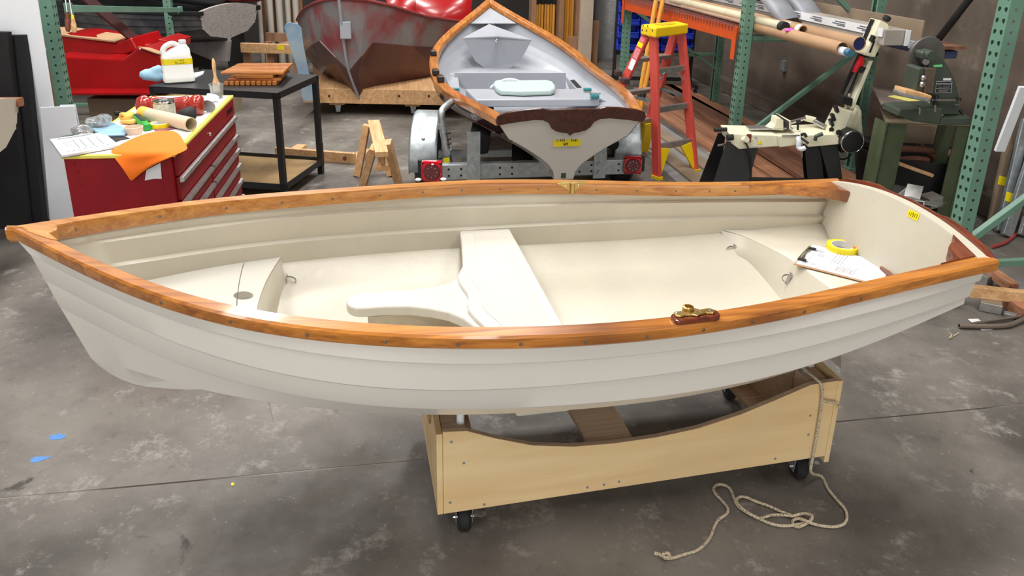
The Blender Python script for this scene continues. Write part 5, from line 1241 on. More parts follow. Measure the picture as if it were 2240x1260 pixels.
part('tongue', MB().bar(Vector((.35,5.0,.30)), Vector((-.2,7.7,.30)), .07, .09), M['galv'], tr)
part('axle', MB().bar(Vector((aty(924,300,4.95).x, 5.30, .26)), Vector((aty(1375,300,5.2).x, 5.52, .26)), .05, .05), M['galv'], tr)
part('bow_stop', MB().bar(Vector((-.2,7.72,.30)), Vector((-.2,7.76,.62)), .06, .06), M['galv'], tr)
part('jack_foot', MB().bar(Vector((-.15,7.4,.0)), Vector((-.15,7.4,.30)), .05, .05), M['galv'], tr)
# ------------------------------------------------------------------ stepladder
lad = thing('stepladder', 'orange-red fibreglass stepladder with yellow top cap and feet, right of the trailer', 'ladder', at(1450,370,0))
lred = mat('ladder_red', (206,80,70), .45, var=.08, scale=6); lyel = mat('ladder_yellow', (240,204,16), .4, var=.05)
f1, f2 = at(1437,391,0), at(1519,374,0); fe_ = (f2-f1).normalized(); 
f3 = at(1401,329,0); f4 = f3-fe_*.60
ct1, ct2 = aty(1430,74,5.86), aty(1490,70,6.06); t3, t4 = aty(1477,70,6.16), aty(1414,78,5.92)
def lrail(a, b_, w_=.03, h=.075, up=None):
    u_ = up if up is not None else fe_.cross(Vector((0,0,1)))
    return part('rail', MB().bar(a, b_, w_, h, u_), lred, lad, bevel=.004)
lrail(ct1, f1); lrail(ct2, f2); lrail(t3, f3); r4 = lrail(t4, f4)
for zf in (.345, .58, .82): # rungs on the near pair
    a, b_ = ct1.lerp(f1, (lambda z: (ct1.z-z)/ct1.z)(0) if False else 0), None
def onr(a, b_, z): f = (a.z-z)/(a.z-b_.z); return a.lerp(b_, f)
for z in (.235, .515, .80): part('rung', MB().bar(onr(ct1,f1,z), onr(ct2,f2,z), .03, .045), M['alu'], lad, bevel=.003)
for z in (.30, .58, .86): part('step', MB().bar(onr(t4,f4,z), onr(t3,f3,z), .08, .03), M['alu'], lad, bevel=.003)
for (a, b_), (c_, d_) in (((ct1,f1),(t4,f4)), ((ct2,f2),(t3,f3))):
    part('spreader', MB().bar(onr(a,b_,.58), onr(c_,d_,.58), .004, .025), M['galv'], lad)
for (a, b_), s in (((ct1,f1),1), ((ct2,f2),-1)):
    p = onr(a,b_,.235); q = onr(a,b_,.03)
    part('foot_gusset', MB().prism([p+fe_*.02*s, p+fe_*.13*s-Vector((0,0,.02)), q+fe_*.03*s, q+fe_*.0*s], fe_.cross(Vector((0,0,1)))*.02), lyel, lad, bevel=.003)
    part('rung_brace', MB().bar(onr(a,b_,.79)+fe_*.10*s, onr(a,b_,.70)+fe_*.01*s, .015, .004), M['alu'], lad)
for (a, b_), s in (((t4,f4),1), ((t3,f3),-1)):
    p = onr(a,b_,.28); q = onr(a,b_,.0)
    part('foot', MB().prism([p+fe_*.10*s, p, q-fe_*.03*s, q+fe_*.05*s], fe_.cross(Vector((0,0,1)))*.07), lyel, lad, bevel=.004)
for f in (f1, f2): part('foot_pad', MB().box(f+Vector((0,0,.012)), (.045,.09,.024), (0,0,.55)), lyel, lad)
cz_ = ct1.z; cap = []
q0, q1, q2, q3 = aty(1402,71,5.80), aty(1434,73,5.70), aty(1506,62,6.0), aty(1480,58,6.2)
cpt = [Vector((p.x, p.y, cz_-.015)) for p in (aty(1401,68,5.93), aty(1434,72,5.73), aty(1506,62,6.03), aty(1478,58,6.22))]
ctr = sum(cpt, Vector())/4
cap_o = part('top_cap', MB().prism(cpt, (0,0,.075)), lyel, lad, bevel=.012, seg=3)
part('tool_slot', MB().prism([ctr+(p-ctr)*.45+Vector((0,0,.076)) for p in cpt], (0,0,.0015)), mat('shaded_yellow', (196,160,20), .5), cap_o)
for u, v in ((1407,56),(1417,57),(1405,66),(1414,67),(1427,67)): inst('hole', hl, cap_o, plane_at(u, v, cpt[0]+Vector((0,-.002,0)), (cpt[1]-cpt[0]).cross(Vector((0,0,1)))), facing(((cpt[1]-cpt[0]).cross(Vector((0,0,1))))*(1 if ((cpt[1]-cpt[0]).cross(Vector((0,0,1)))).y < 0 else -1)))
def stick(u0, v0, u1, v1, w_, mt, nm):
    nrm = fe_.cross(Vector((0,0,1))); nrm = -nrm if nrm.y > 0 else nrm
    d4 = (f4-t4).normalized(); n4 = fe_*-1
    nn = (fe_-d4*fe_.dot(d4)).normalized(); base = t4-nn*.019
    a = plane_at(u0, v0, base, nn); b_ = plane_at(u1, v1, base, nn)
    part(nm, MB().bar(a, b_, .002, w_, d4.cross(nn)), mt, r4)
stick(1407,82,1403,92,.05,mat('pink_sticker', (216,120,132), .6),'sticker'); stick(1402,93,1398,103,.055,M['yellow_tape'],'sticker'); stick(1397,106,1388,128,.05,mat('pink_sticker2', (214,130,136), .6, var=.3, scale=80),'sticker'); stick(1387,130,1378,152,.05,M['paper'],'sticker')
# two poles leaning behind the ladder
for i, (u0, v0, u1, v1) in enumerate(((1437,-10,1403,188),(1452,-10,1414,176))):
    top, bot = aty(u0, v0, 7.05), at(u1, v1+0, 0) if False else aty(u1, v1, 6.9)
    d = (bot-top).normalized(); bot = top+d*((top.z)/(-d.z))
    t = thing('oar', ('left' if i == 0 else 'right')+' one of two varnished oar shafts leaning behind the stepladder', 'oar', bot)
    part('shaft', MB().tube([top-d*.6, bot+Vector((0,0,.004))], .021, 12), M['gold_wood'], t, smooth=True)
    m0 = top.lerp(bot,.64); part('leather_sleeve', MB().tube([m0, m0+d*.09], .0235, 12), M['rubber'], t)
# ------------------------------------------------------------------ blue bins on a rolling frame
bf = thing('bin_rack', 'dark steel rolling frame holding rows of blue parts bins behind the ladder', 'rack', at(1400,180,0))
bY = 9.05; br0 = aty(1358,110,bY); bz0 = br0.z; bx0 = br0.x
bw, bh, bd_ = .115, .145, .17
part('back_panel', MB().box((bx0+.42, bY+.20, bz0+.42), (.96,.02,1.0)), M['black'], bf)
for x in (bx0-.04, bx0+.88):
    part('upright', MB().box((x, bY+.2, (bz0+.9)/2), (.04,.04,bz0+.9-.08)), M['black'], bf)
    part('base_foot', MB().box((x, bY+.1, .10), (.04,.6,.04)), M['black'], bf)
    for y in (bY-.15, bY+.35): caster(bf, (x,y,0), 1.4, .035, .08, False)
part('base_bar', MB().box((bx0+.42, bY+.1, .14), (.92,.04,.04)), M['black'], bf)
def bin_meshes():
    W_, H_, D_ = bw*.95, bh*.82, bd_; t = .006; mb = MB()
    prof = [(0,0),(D_*.95,0),(D_*.95,H_),(D_*.45,H_),(0,H_*.55)]
    for s in (-1, 1): mb.prism([Vector((s*W_/2, a, b_)) for a, b_ in prof], (-s*t,0,0))
    mb.box((0,D_*.48,t/2), (W_,D_*.95,t)); mb.box((0,D_*.95-t/2,H_/2), (W_,t,H_)); mb.box((0,t/2,H_*.27), (W_,t,H_*.54))
    lipm = MB().box((0,-.006,H_*.53), (W_,.014,.012)).box((0,-.003,H_*.25), (W_*.55,.006,.03))
    return mkmesh('bin', mb, M['blue_bin']), mkmesh('front_lip', lipm, M['blue_bin'])
bm_, bl_ = bin_meshes(); rown = ['bottom','second','third','fourth','fifth','top']
coln = ['first','second','third','fourth','fifth','sixth','seventh']
for r_ in range(6):
    for c_ in range(7):
        o = bpy.data.objects.new('parts_bin', bm_); COL.objects.link(o); o.location = (bx0+.015+c_*.128, bY, bz0+r_*bh); ORG[o] = Matrix.Translation(o.location)
        setp(o, 'blue plastic parts bin, %s from the left in the %s row of the bin rack' % (coln[c_], rown[r_]), 'bin', 'blue bins on the rolling frame')
        inst('front_lip', bl_, o, o.location)
# foil insulation roll, upright timbers and oars at the back
solo('insulation_roll', MB().lathe([(.0001,.005),(.24,0),(.25,.03),(.245,.6),(.25,1.2),(.245,1.9),(.0001,1.9)], at(1332,124,0), n=30, cap=False), mat('foil_bubble_wrap', (170,172,174), .35, .5, var=.15, scale=12, bump=.6, bscale=90), 'tall silver bubble-foil roll standing left of the blue bins', 'roll', smooth=True, angle=60)
def upr(u, v, Y, w_, d_, h, nm, lb_, mt): 
    p = aty(u, v, Y); return solo(nm, MB().box((p.x, p.y, h/2), (w_,d_,h), (0,0,.1)), mt, lb_, 'timber', bevel=.004)
upr(1281,60,10.6,.17,.12,2.0,'upright_board','wide pale upright board left of the silver foil roll',mat('pale_board', (186,168,150), .7, var=.1))
upr(1300,95,10.9,.10,.05,.62,'upright_board','short brown board standing against the foil roll',M['post_wood'])
for i, (u, nm) in enumerate(((1165,'first'),(1225,'second'),(1262,'third'))):
    upr(u,20,11.2,.07,.30,2.0,'rack_divider','%s upright timber divider from the left of the pole rack' % nm,M['post_wood'])
pi = 0
for grp, us, blk in (('a',(1174,1180,1186,1193,1199,1205,1211),10),('b',(1232,1237,1242,1247,1252,1257),-40)):
    for j, u in enumerate(us):
        p = aty(u, 45, 11.25+.09*(j % 2)); b0 = Vector((p.x, p.y, 0)); zsp = aty(u, blk, 11.25).z
        t = thing('stored_pole', 'golden varnished pole %s from the left in the %s pole bay' % (coln[j], 'left' if grp == 'a' else 'right'), 'pole', b0, 0, 'varnished poles at the back')
        part('shaft', MB().tube([b0, Vector((p.x, p.y+.05, zsp))], .019, 10), M['gold_wood'], t, smooth=True)
        part('black_sleeve', MB().tube([Vector((p.x, p.y+.05, zsp)), Vector((p.x, p.y+.08, 1.9))], .023, 10), M['rubber'], t, smooth=True)
upr(1255,66,10.7,.16,.06,.42,'wood_block','short brown board offcut in front of the golden poles',M['post_wood'])
upr(1245,72,10.6,.22,.12,.22,'wood_block','low brown offcut on the floor in front of the golden poles',M['plank2'])
# ------------------------------------------------------------------ orange beam with wire deck
obm = thing('rack_rail', 'orange rack beam running away behind the stepladder to the blue bins', 'beam', PMd+Vector((0,0,1.03)))
oa, ob = PMd-VD*.035+Vector((0,0,1.083)), PFr-VD*.035+Vector((0,0,1.083))
part('beam', MB().bar(oa+UD*.04, ob-UD*.04, .05, .10), M['orange'], obm, bevel=.004)
for p, s in ((oa, 1), (ob, -1)): part('end_plate', MB().bar(p+UD*.045*s+Vector((0,0,.06))-VD*.03, p+UD*.045*s-Vector((0,0,.19))-VD*.03, .006, .06, UD), M['orange'], obm)
oa2, ob2 = oa+VD*1.07, ob+VD*1.07
obk = thing('rack_rail', 'second orange rack beam at the wall side of the wire deck', 'beam', oa2)
part('beam', MB().bar(oa2+UD*.04, ob2-UD*.04, .05, .10), M['orange'], obk, bevel=.004)
wd = MB(); dlen = (ob-oa).length
n_w = 46
for i in range(n_w):
    p = oa.lerp(ob, (i+.7)/(n_w+.4))
    wd.bar(p+Vector((0,0,.056))-VD*.03, p+VD*1.07+Vector((0,0,.056)), .006, .006); wd.bar(p-VD*.03+Vector((0,0,.056)), p-VD*.03+Vector((0,0,.02)), .006, .006, UD)
for q in (-.03, .2, .45, .7, .95): wd.bar(oa+VD*q+UD*.03+Vector((0,0,.062)), ob+VD*q-UD*.03+Vector((0,0,.062)), .006, .006)
wdk = thing('wire_deck', 'wire mesh shelf deck with hooked front edge lying on the orange beam', 'shelf', oa.lerp(ob,.5)+VD*.5+Vector((0,0,.05)))
part('wires', wd, mat('wire_pinkish', (150,96,88), .5, .3), wdk, kind='stuff')
DZ = oa.z+.068
def RK(a, b_, z=0): p = PMd+UD*b_+VD*a; return Vector((p.x, p.y, DZ+z))   # a across, b along the rack from the near post
def long_(name, label, cat, a0, a1, b0, b1, th, mt, z=0, **k): return solo(name, MB().prism([RK(a0,b0,z), RK(a1,b0,z), RK(a1,b1,z), RK(a0,b1,z)], (0,0,th)), mt, label, cat, **k)
long_('flat_panel', 'thin brownish flat panel lying along the wire deck', 'panel', .02, .28, .15, 2.4, .012, mat('brown_panel', (150,128,116), .6, var=.15), bevel=.002)
solo('thin_batten', MB().bar(RK(.24,-.12,.02), RK(.30,2.6,.02), .014, .014), M['pale_wood'], 'thin pale batten lying along the orange rack shelf, past the green post', 'batten')
for b_ in (.02,): solo('batten_clip', MB().box(RK(.243,-.02,.023), (.03,.10,.028), (0,0,ROOMYAW)), M['rubber'], 'black rubber sleeve around the thin pale batten', 'sleeve')
# grey arched mouldings
gm = mat('grey_moulding', (150,152,160), .45, var=.12)
for i, (da, lb_) in enumerate(((.30,'front'),(.52,'rear'))):
    rows = []
    for j in range(17):
        f = j/16; b_ = .06+2.3*f; h = .34*math.sin(math.pi*f)**.9+.004
        rows.append([RK(da, b_, h-.02 if h > .02 else 0), RK(da+.03, b_, h+.03), RK(da+.14, b_, h+.05), RK(da+.18, b_, h)])
    o = solo('arched_moulding', MB().grid(rows), gm, 'grey arched plastic moulding, %s of two on the wire deck shelf' % lb_, 'moulding', smooth=True, angle=60)
    s_ = o.modifiers.new('thick', 'SOLIDIFY'); s_.thickness = .008; s_.offset = 1
# shelf bar carrying the tubes near the middle upright
def tube_thing(label, p0, p1, r_, mt, inner=.9, nm='tube', extra=None):
    t = thing(nm, label, 'tube', Vector(p0)); part('tube_wall', MB().tube([p0, p1], r_, 20, inner=inner), mt, t, smooth=True, angle=50)
    return t
def along(u, v, Y, L): p = aty(u, v, Y); return p, p+UD*L+Vector((0,0,.0))
p0, p1 = along(1717,59,5.45,2.2); t = tube_thing('cream tube with black end cap on the rack shelf beside the green post', p0, p1, .032, mat('cream_tube', (206,196,168), .5))
part('end_cap', MB().lathe([(.0001,-.004),(.036,-.004),(.036,.05),(.034,.05)], p0, p1-p0, n=20, cap=False), M['rubber'], t, smooth=True)
p0, p1 = along(1757,66,5.35,1.8); t = tube_thing('short brown cardboard tube wrapped in white tape on the rack shelf', p0, p1, .032, M['card'], .85)
part('white_wrap', MB().tube([p0+UD*.01, p0+UD*.06], .0335, 20, inner=.97), M['paper'], t); part('white_wrap', MB().tube([p0+UD*.16, p0+UD*.24], .0335, 20, inner=.97), M['paper'], t)
solo('pink_clip', crumple(aty(1727,70,5.36), .03, .02, .012, 51, .4), mat('pink_plastic', (226,90,190), .5), 'small bright pink clip beside the cream tube end', 'clip', smooth=True, angle=180)
p0, p1 = along(1843,107,4.75,2.6); t = tube_thing('large cardboard tube with a white sheet rolled inside, lower front on the rack', p0, p1, .042, M['card'])
part('rolled_sheet', MB().tube([p0-UD*.05-Vector((0,0,.012)), p0+UD*.5-Vector((0,0,.012))], .026, 16, inner=.85), M['paper'], t, smooth=True)
part('blue_end', MB().tube([p0-UD*.09-Vector((0,0,.014)), p0-UD*.05-Vector((0,0,.013))], .022, 12), mat('blue_film2', (60,110,140), .4), t)
p0, p1 = along(1880,96,5.0,2.8); t = tube_thing('large cardboard tube with dark blue inner end, behind the front tube', p0, p1, .046, M['card'])
part('blue_inside', MB().tube([p0+UD*.004, p0+UD*.3], .0405, 16), mat('blue_lining', (36,44,90), .5), t)
gA_, gB_ = aty(1974,85,5.0), None
gut = thing('packed_trim', 'long grey boxed trim with printed white edge strip on top of the rack load', 'box', aty(1974,95,5.0))
g0 = aty(1930,82,5.02); 
part('box', MB().bar(g0+Vector((.09,0,.0)), g0+UD*3.4+Vector((.09,0,.0)), .17, .10), mat('greyish_card', (168,160,152), .7, var=.06), gut, bevel=.004)
st = part('white_strip', MB().bar(g0+Vector((-.002,-.002,.03)), g0+UD*3.4+Vector((-.002,0,.03)), .006, .055), M['paper'], gut)
pmb = MB()
for i in range(10):
    b_ = .12+.3*i; q = g0+UD*b_+Vector((-.0055,0,.03))
    for dz_, L_ in ((.010,.13),(-.004,.16),(-.014,.10)): pmb.add([q+UD*0+Vector((-.001,0,dz_)), q+UD*L_+Vector((-.001,0,dz_)), q+UD*L_+Vector((-.001,0,dz_+.007)), q+Vector((-.001,0,dz_+.007))], [(0,1,2,3)])
part('print', pmb, M['grey_ink'], gut, fix=False)
part('white_end', MB().bar(g0+Vector((.16,-.004,-.05)), g0+Vector((.16,-.004,.05)), .03, .01, (0,1,0)), M['white'], gut)
c0_ = aty(2018,62,5.15)
solo('cardboard_sheet', MB().prism([c0_+Vector((0,0,.05)), c0_-Vector((0,0,.10)), c0_+UD*3.4-Vector((0,0,.10)), c0_+UD*3.4+Vector((0,0,.05))], VD*.012), M['carddull'], 'long brown cardboard sheet on edge behind the printed trim box', 'cardboard', bevel=.002)
solo('plank_end', MB().bar(aty(2085,105,5.05), aty(2085,105,5.05)+UD*2.6, .20, .02), M['plank'], 'brown board end poking out high beside the green press', 'board')
solo('blue_pack', MB().bar(aty(2075,120,5.08), aty(2075,120,5.08)+UD*1.6, .13, .05), mat('blue_wrap', (64,74,110), .5, var=.3, scale=12), 'blue wrapped bundle under the brown board behind the green press', 'bundle', bevel=.006)
solo('gutter_piece', MB().bar(aty(1990,95,5.0), aty(2050,110,4.9), .07, .05), M['galv'], 'short grey metal channel behind the press wheel', 'channel', bevel=.003)
sh2 = thing('rack_shelf_bar', 'green cross bars of the near rack bay carrying the tubes and boxes', 'beam', PMd+VD*.5+Vector((0,0,1.0)))
for q in (.02,): part('bar', MB().bar(PMd+UD*q-VD*.03+Vector((0,0,1.055)), PMd+UD*q+VD*1.1+Vector((0,0,1.055)), .04, .05), M['green'], sh2)
solo('black_pole', MB().tube([aty(2048,92,5.25), aty(2150,-40,5.0)], .024, 12), M['black'], 'black pole slanting up against the block wall above the press', 'pole', smooth=True)
# ------------------------------------------------------------------ long planks and film on the floor beside the wall
def FL(a, b_, z=0): p = PMd+UD*b_+VD*a; return Vector((p.x, p.y, z))
pn = ['nearest','second','third','fourth','fifth','sixth','seventh','eighth']
spec = [(.12,-1.55,3.0,.15,.03,0,'plank2',.02),(.32,-1.2,3.3,.16,.028,0,'plank2',.01),(.52,-1.3,3.5,.15,.03,0,'plank',-.01),(.70,-.9,3.6,.14,.03,0,'plank',.02),(.86,-1.0,3.4,.14,.03,0,'plank2',0),(.60,-.5,3.5,.15,.03,.031,'plank',.03),(.80,-.6,3.3,.15,.03,.031,'plank2',-.02),(.42,-1.15,2.6,.10,.04,.031,'plank',.05)]
for i, (a, b0, b1, w_, th, z, mt, sk_) in enumerate(spec):
    solo('long_plank', MB().bar(FL(a,b0,z+th/2+.001), FL(a+sk_*3,b1,z+th/2+.001), w_, th), M[mt], 'long brown plank on the floor by the wall, %s of the %s layer' % (pn[i] if not z else pn[i-5], 'upper' if z else 'lower'), 'plank', 'planks on the floor by the wall', bevel=.003)
film = mat('grey_film', (150,148,146), .25, var=.15, scale=4, bump=.5, bscale=14)
solo('film_sheet', MB().prism([FL(-.55,-1.5,.001), FL(.02,-1.6,.001), FL(.0,3.2,.001), FL(-.45,3.2,.001)], (0,0,.003)), film, 'crinkled grey plastic film spread on the floor between ladder and planks', 'film')
for i, (a, b0, b1, w_, lb_) in enumerate(((-.36,-.6,3.0,.13,'flat cardboard strip on the grey film, nearer the stepladder'),(-.14,-.9,3.1,.12,'flat cardboard strip on the grey film, nearer the planks'))):
    solo('card_strip', MB().bar(FL(a,b0,.014), FL(a,b1,.014), w_, .02), M['carddull'], lb_, 'cardboard', bevel=.002)
so2 = thing('socket_box', 'small grey socket box low on the dark wall behind the green brace', 'socket', rm(A1-.13, 7.6, .5))
part('box', MB().box(rm(A1-.02, 7.35, .52), (.04,.075,.11), (0,0,ROOMYAW)), M['galv'], so2, bevel=.004)
part('face_plate', MB().box(rm(A1-.043, 7.35, .52), (.006,.06,.09), (0,0,ROOMYAW)), M['galv'], so2)
# ------------------------------------------------------------------ metal bandsaw on black sheet legs
SY = 5.12
def S(u, v, d=0): return aty(u, v, SY+d)
def sprism(pxs, d0, d1): # outline traced at depth SY, thickness from d0 to d1 around it
    return MB().prism([S(u, v)+Vector((0,d0,0)) for u, v in pxs], (0, d1-d0, 0))
saw = thing('bandsaw', 'cream metal-cutting bandsaw with its arm raised, on black sheet legs', 'bandsaw', S(1700,400).xy.to_3d())
# bed is a box: front face + top
part('bed_left', sprism([(1588,285),(1690,288),(1692,312),(1608,318),(1592,306)], -.10, .16), M['cream_metal'], saw, bevel=.006)
part('bed_middle', sprism([(1688,291),(1752,288),(1754,308),(1700,316),(1688,311)], -.08, .16), M['cream_metal'], saw, bevel=.006)
part('bed_right', sprism([(1748,286),(1812,284),(1820,292),(1820,306),(1754,312)], -.12, .17), M['cream_metal'], saw, bevel=.006)
part('vise_bed', MB().prism([S(1640,285,-.02), S(1735,283,-.02), S(1722,276,.14), S(1630,278,.14)], (0,0,.012)), M['alu'], saw, bevel=.003)
jaw = part('vise_jaw', sprism([(1682,282),(1694,272),(1697,257),(1706,258),(1712,262),(1712,284)], -.02, .09), M['cream_metal'], saw, bevel=.004)
part('jaw_plate', MB().prism([S(1698,249,.10), S(1726,266,-.04), S(1725,284,-.04), S(1712,283,.02), S(1697,262,.10)], (.008,0,0)), mat('dark_jaw', (62,60,58), .5), jaw)
part('rear_jaw', MB().prism([S(1697,248,.115), S(1728,265,-.05), S(1728,284,-.05), S(1698,262,.115)], (.012,.006,0)), M['cream_metal'], saw, bevel=.002)
for a, b_ in (((1562,284),(1590,283)), ((1570,318),(1592,315))):
    part('crank_handle' if a[1] < 300 else 'steel_rod', MB().tube([S(*a,-.03), S(*b_,-.03)], .014 if a[1] < 300 else .008, 10), M['rubber'] if a[1] < 300 else M['steel'], saw, smooth=True)
part('black_knob', MB().tube([S(1590,301,-.13), S(1604,300,-.13)], .022, 12), M['rubber'], saw)
part('switch_plate', sprism([(1616,297),(1646,295),(1646,312),(1617,314)], -.106, -.098), M['cream_metal'], saw, bevel=.002)
part('power_socket', MB().tube([S(1626,306,-.105), S(1634,305,-.135)], .022, 14), M['cream_metal'], saw)
part('red_switch', MB().box(S(1638,302,-.115), (.03,.02,.055)), mat('brown_red_switch', (110,50,40), .5), saw, bevel=.004)
wt = part('warning_sign', sprism([(1648,307),(1653,298),(1658,306)], -.104, -.100), M['yellow_tape'], saw, label='yellow triangle warning sign')
wb = MB(); pA, pB, pC = S(1649,306,-.1045), S(1653,299,-.1045), S(1657,305.5,-.1045)
wb.tube([pA, pB, pC], .0015, 4, closed=True); wb.tube([S(1653,301.5,-.1045), S(1653,304.5,-.1045)], .0018, 4)
part('symbol', wb, M['ink'], wt)
part('cord', MB().tube(smooth_path([S(1627,307,-.12), S(1634,318,-.14), S(1640,335,-.14), S(1643,360,-.12), S(1642,420,-.10), S(1640,470,-.10), S(1638,497,-.08)], 4), .006, 6), M['rubber'], saw)
part('scale_strip', sprism([(1702,289),(1740,288),(1740,291),(1702,292)], -.086, -.080), M['alu'], saw)
part('bolt_post', MB().tube([S(1745,284,.0), S(1746,266,.0)], .008, 8), M['black'], saw); part('bolt_head', MB().tube([S(1742,266,.0), S(1751,265,.0)], .010, 8), M['black'], saw)
part('clamp_handle', MB().tube(smooth_path([S(1746,300,-.16), S(1748,310,-.18), S(1747,322,-.18), S(1754,326,-.2), S(1761,323,-.2)], 3), .016, 10), M['white'], saw, smooth=True)
part('clamp_rod', MB().tube([S(1752,302,-.15), S(1768,313,-.20)], .008, 8), M['black'], saw)
part('hex_key', MB().tube([S(1755,312,-.18), S(1755,345,-.18)], .004, 6), M['steel'], saw)
part('lever', MB().tube(smooth_path([S(1753,295,-.13), S(1760,293,-.15), S(1764,300,-.16)], 3), .010, 8), M['black'], saw)
part('angle_lever', MB().tube([S(1783,306,-.14), S(1785,298,-.15), S(1800,292,-.16)], .013, 8), M['machine_green'], saw)
# arm
part('pivot_arm', sprism([(1803,288),(1806,280),(1830,232),(1858,240),(1838,284),(1822,292)], -.06, .05), M['cream_metal'], saw, bevel=.006)
part('pivot_foot', sprism([(1806,281),(1838,284),(1840,292),(1830,293),(1806,289)], -.10, -.05), M['cream_metal'], saw, bevel=.006)
part('pivot_bolt', MB().lathe([(.016,0),(.016,.012),(.0001,.012)], S(1818,283,-.07), (0,-1,0), n=10), M['black'], saw)
part('foot_bolt', MB().lathe([(.018,0),(.018,.012),(.0001,.012)], S(1834,289,-.10), (0,-1,0), n=10), M['black'], saw)
part('gear_cover', sprism([(1838,284),(1836,276),(1860,238),(1872,229),(1880,232),(1886,244),(1889,300),(1880,300),(1862,290)], .0, .10), M['cream_metal'], saw, bevel=.015)
part('lower_plate', sprism([(1843,274),(1868,233),(1873,237),(1855,278)], -.03, .0), M['cream_metal'], saw, bevel=.004)
part('saw_beam', sprism([(1858,237),(1863,222),(1898,132),(1908,131),(1878,205),(1866,236)], -.02, .09), M['cream_metal'], saw, bevel=.004)
part('blade_guard', sprism([(1845,207),(1886,118),(1897,124),(1865,206)], .03, .06), M['black'], saw)
part('blade', MB().bar(S(1847,210,.0), S(1885,128,.0), .002, .018, (1,0,0)), M['steel'], saw)
part('lower_guide', sprism([(1838,208),(1861,213),(1858,230),(1842,226),(1834,222)], -.04, .08), M['black'], saw, bevel=.004)
for q in ((1829,238),(1822,256),(1818,268)): part('dark_edge_knob', MB().box(S(*q,-.05), (.02,.04,.05), (0,-.45,0)), M['black'], saw, bevel=.003)
part('red_lever', sprism([(1864,157),(1880,123),(1887,123),(1886,140),(1876,146),(1870,158)], -.03, .01), mat('bright_red', (216,22,40), .4), saw, bevel=.004)
part('upper_guide', sprism([(1870,157),(1878,146),(1894,147),(1884,159)], -.02, .05), M['black'], saw, bevel=.004)
part('upper_head', sprism([(1882,118),(1897,90),(1918,42),(1936,51),(1938,60),(1907,124)], -.05, .10), M['cream_metal'], saw, bevel=.008)
part('head_groove', sprism([(1893,112),(1904,86),(1907,87),(1897,113)], -.054, -.048), M['dark'], saw)
part('head_edge', sprism([(1887,106),(1913,43),(1917,44),(1892,108)], .02, .06), M['black'], saw)
part('latch', sprism([(1895,86),(1901,74),(1907,78),(1900,92)], -.07, -.03), M['black'], saw, bevel=.003)
part('tension_knob', MB().lathe([(.018,0),(.026,.01),(.026,.03),(.018,.036)], S(1936,46,.02)+Vector((0,0,.0)), (.4,0,.9), n=9), M['rubber'], saw)
part('knurled_knob', MB().tube([S(1906,122,.02), S(1918,114,.02)], .022, 9), M['rubber'], saw)
part('motor', MB().lathe([(.0001,-.012),(.066,-.012),(.076,0),(.078,.05),(.074,.12),(.05,.15)], S(1865,311,-.16), (0,1,0), n=26, cap=False), M['black'], saw, smooth=True)
part('motor_rim', MB().tube([S(1865,311,-.165)+Vector((.073*math.cos(a),0,.073*math.sin(a))) for a in [2*math.pi*i/24 for i in range(24)]], .006, 6, closed=True), M['steel'], saw)
part('motor_mount', sprism([(1833,296),(1846,290),(1850,325),(1833,330)], -.06, .06), M['black'], saw, bevel=.004)
part('motor_box', sprism([(1885,306),(1908,308),(1908,322),(1888,320)], -.06, .05), M['black'], saw, bevel=.005)
part('motor_cord', MB().tube(smooth_path([S(1826,335,-.02), S(1832,345,-.02), S(1848,348,-.05), S(1862,338,-.12)], 4), .006, 6), M['rubber'], saw)
part('hydraulic_strut', MB().tube([S(1728,268,.10), S(1762,258,.10)], .014, 10), M['steel'], saw, smooth=True)
part('strut_end', MB().tube([S(1762,258,.10), S(1782,263,.10)], .022, 10), M['cream_metal'], saw, smooth=True)
part('strut_arm', MB().tube([S(1782,265,.08), S(1806,278,.0)], .018, 10), M['steel'], saw)
def sleg(pxt, pxb, d0, d1, dth):
    tl, tr = [S(*q) for q in pxt]; bl, br_ = [S(*q) for q in pxb]
    def g(t, b_): f = t.z/(t.z-b_.z); return t+(b_-t)*f
    return MB().prism([tl+Vector((0,d0,0)), tr+Vector((0,d0,0)), g(tr,br_)+Vector((0,d1,0)), g(tl,bl)+Vector((0,d1,0))], (0,dth,0))
part('leg', sleg(((1583,303),(1652,312)), ((1549,396),(1625,396)), -.08, -.14, .012), M['black'], saw, bevel=.003)
part('leg', sleg(((1583,303),(1600,303)), ((1551,396),(1590,396)), .16, .22, -.012), M['black'], saw, bevel=.003)
part('leg', sleg(((1752,312),(1786,310)), ((1758,394),(1793,394)), -.08, -.10, .012), M['black'], saw, bevel=.003)
part('leg', sleg(((1781,308),(1820,306)), ((1801,394),(1828,394)), -.10, -.16, .012), M['black'], saw, bevel=.003)
part('leg_panel', MB().prism([S(1752,312,.16), S(1820,308,.16), S(1825,394,.20), S(1760,394,.20)], (0,.012,0)), M['black'], saw)
part('leg_shelf', MB().box(S(1690,400,.03)-Vector((0,0,.0)), (.75,.22,.012)), M['black'], saw)
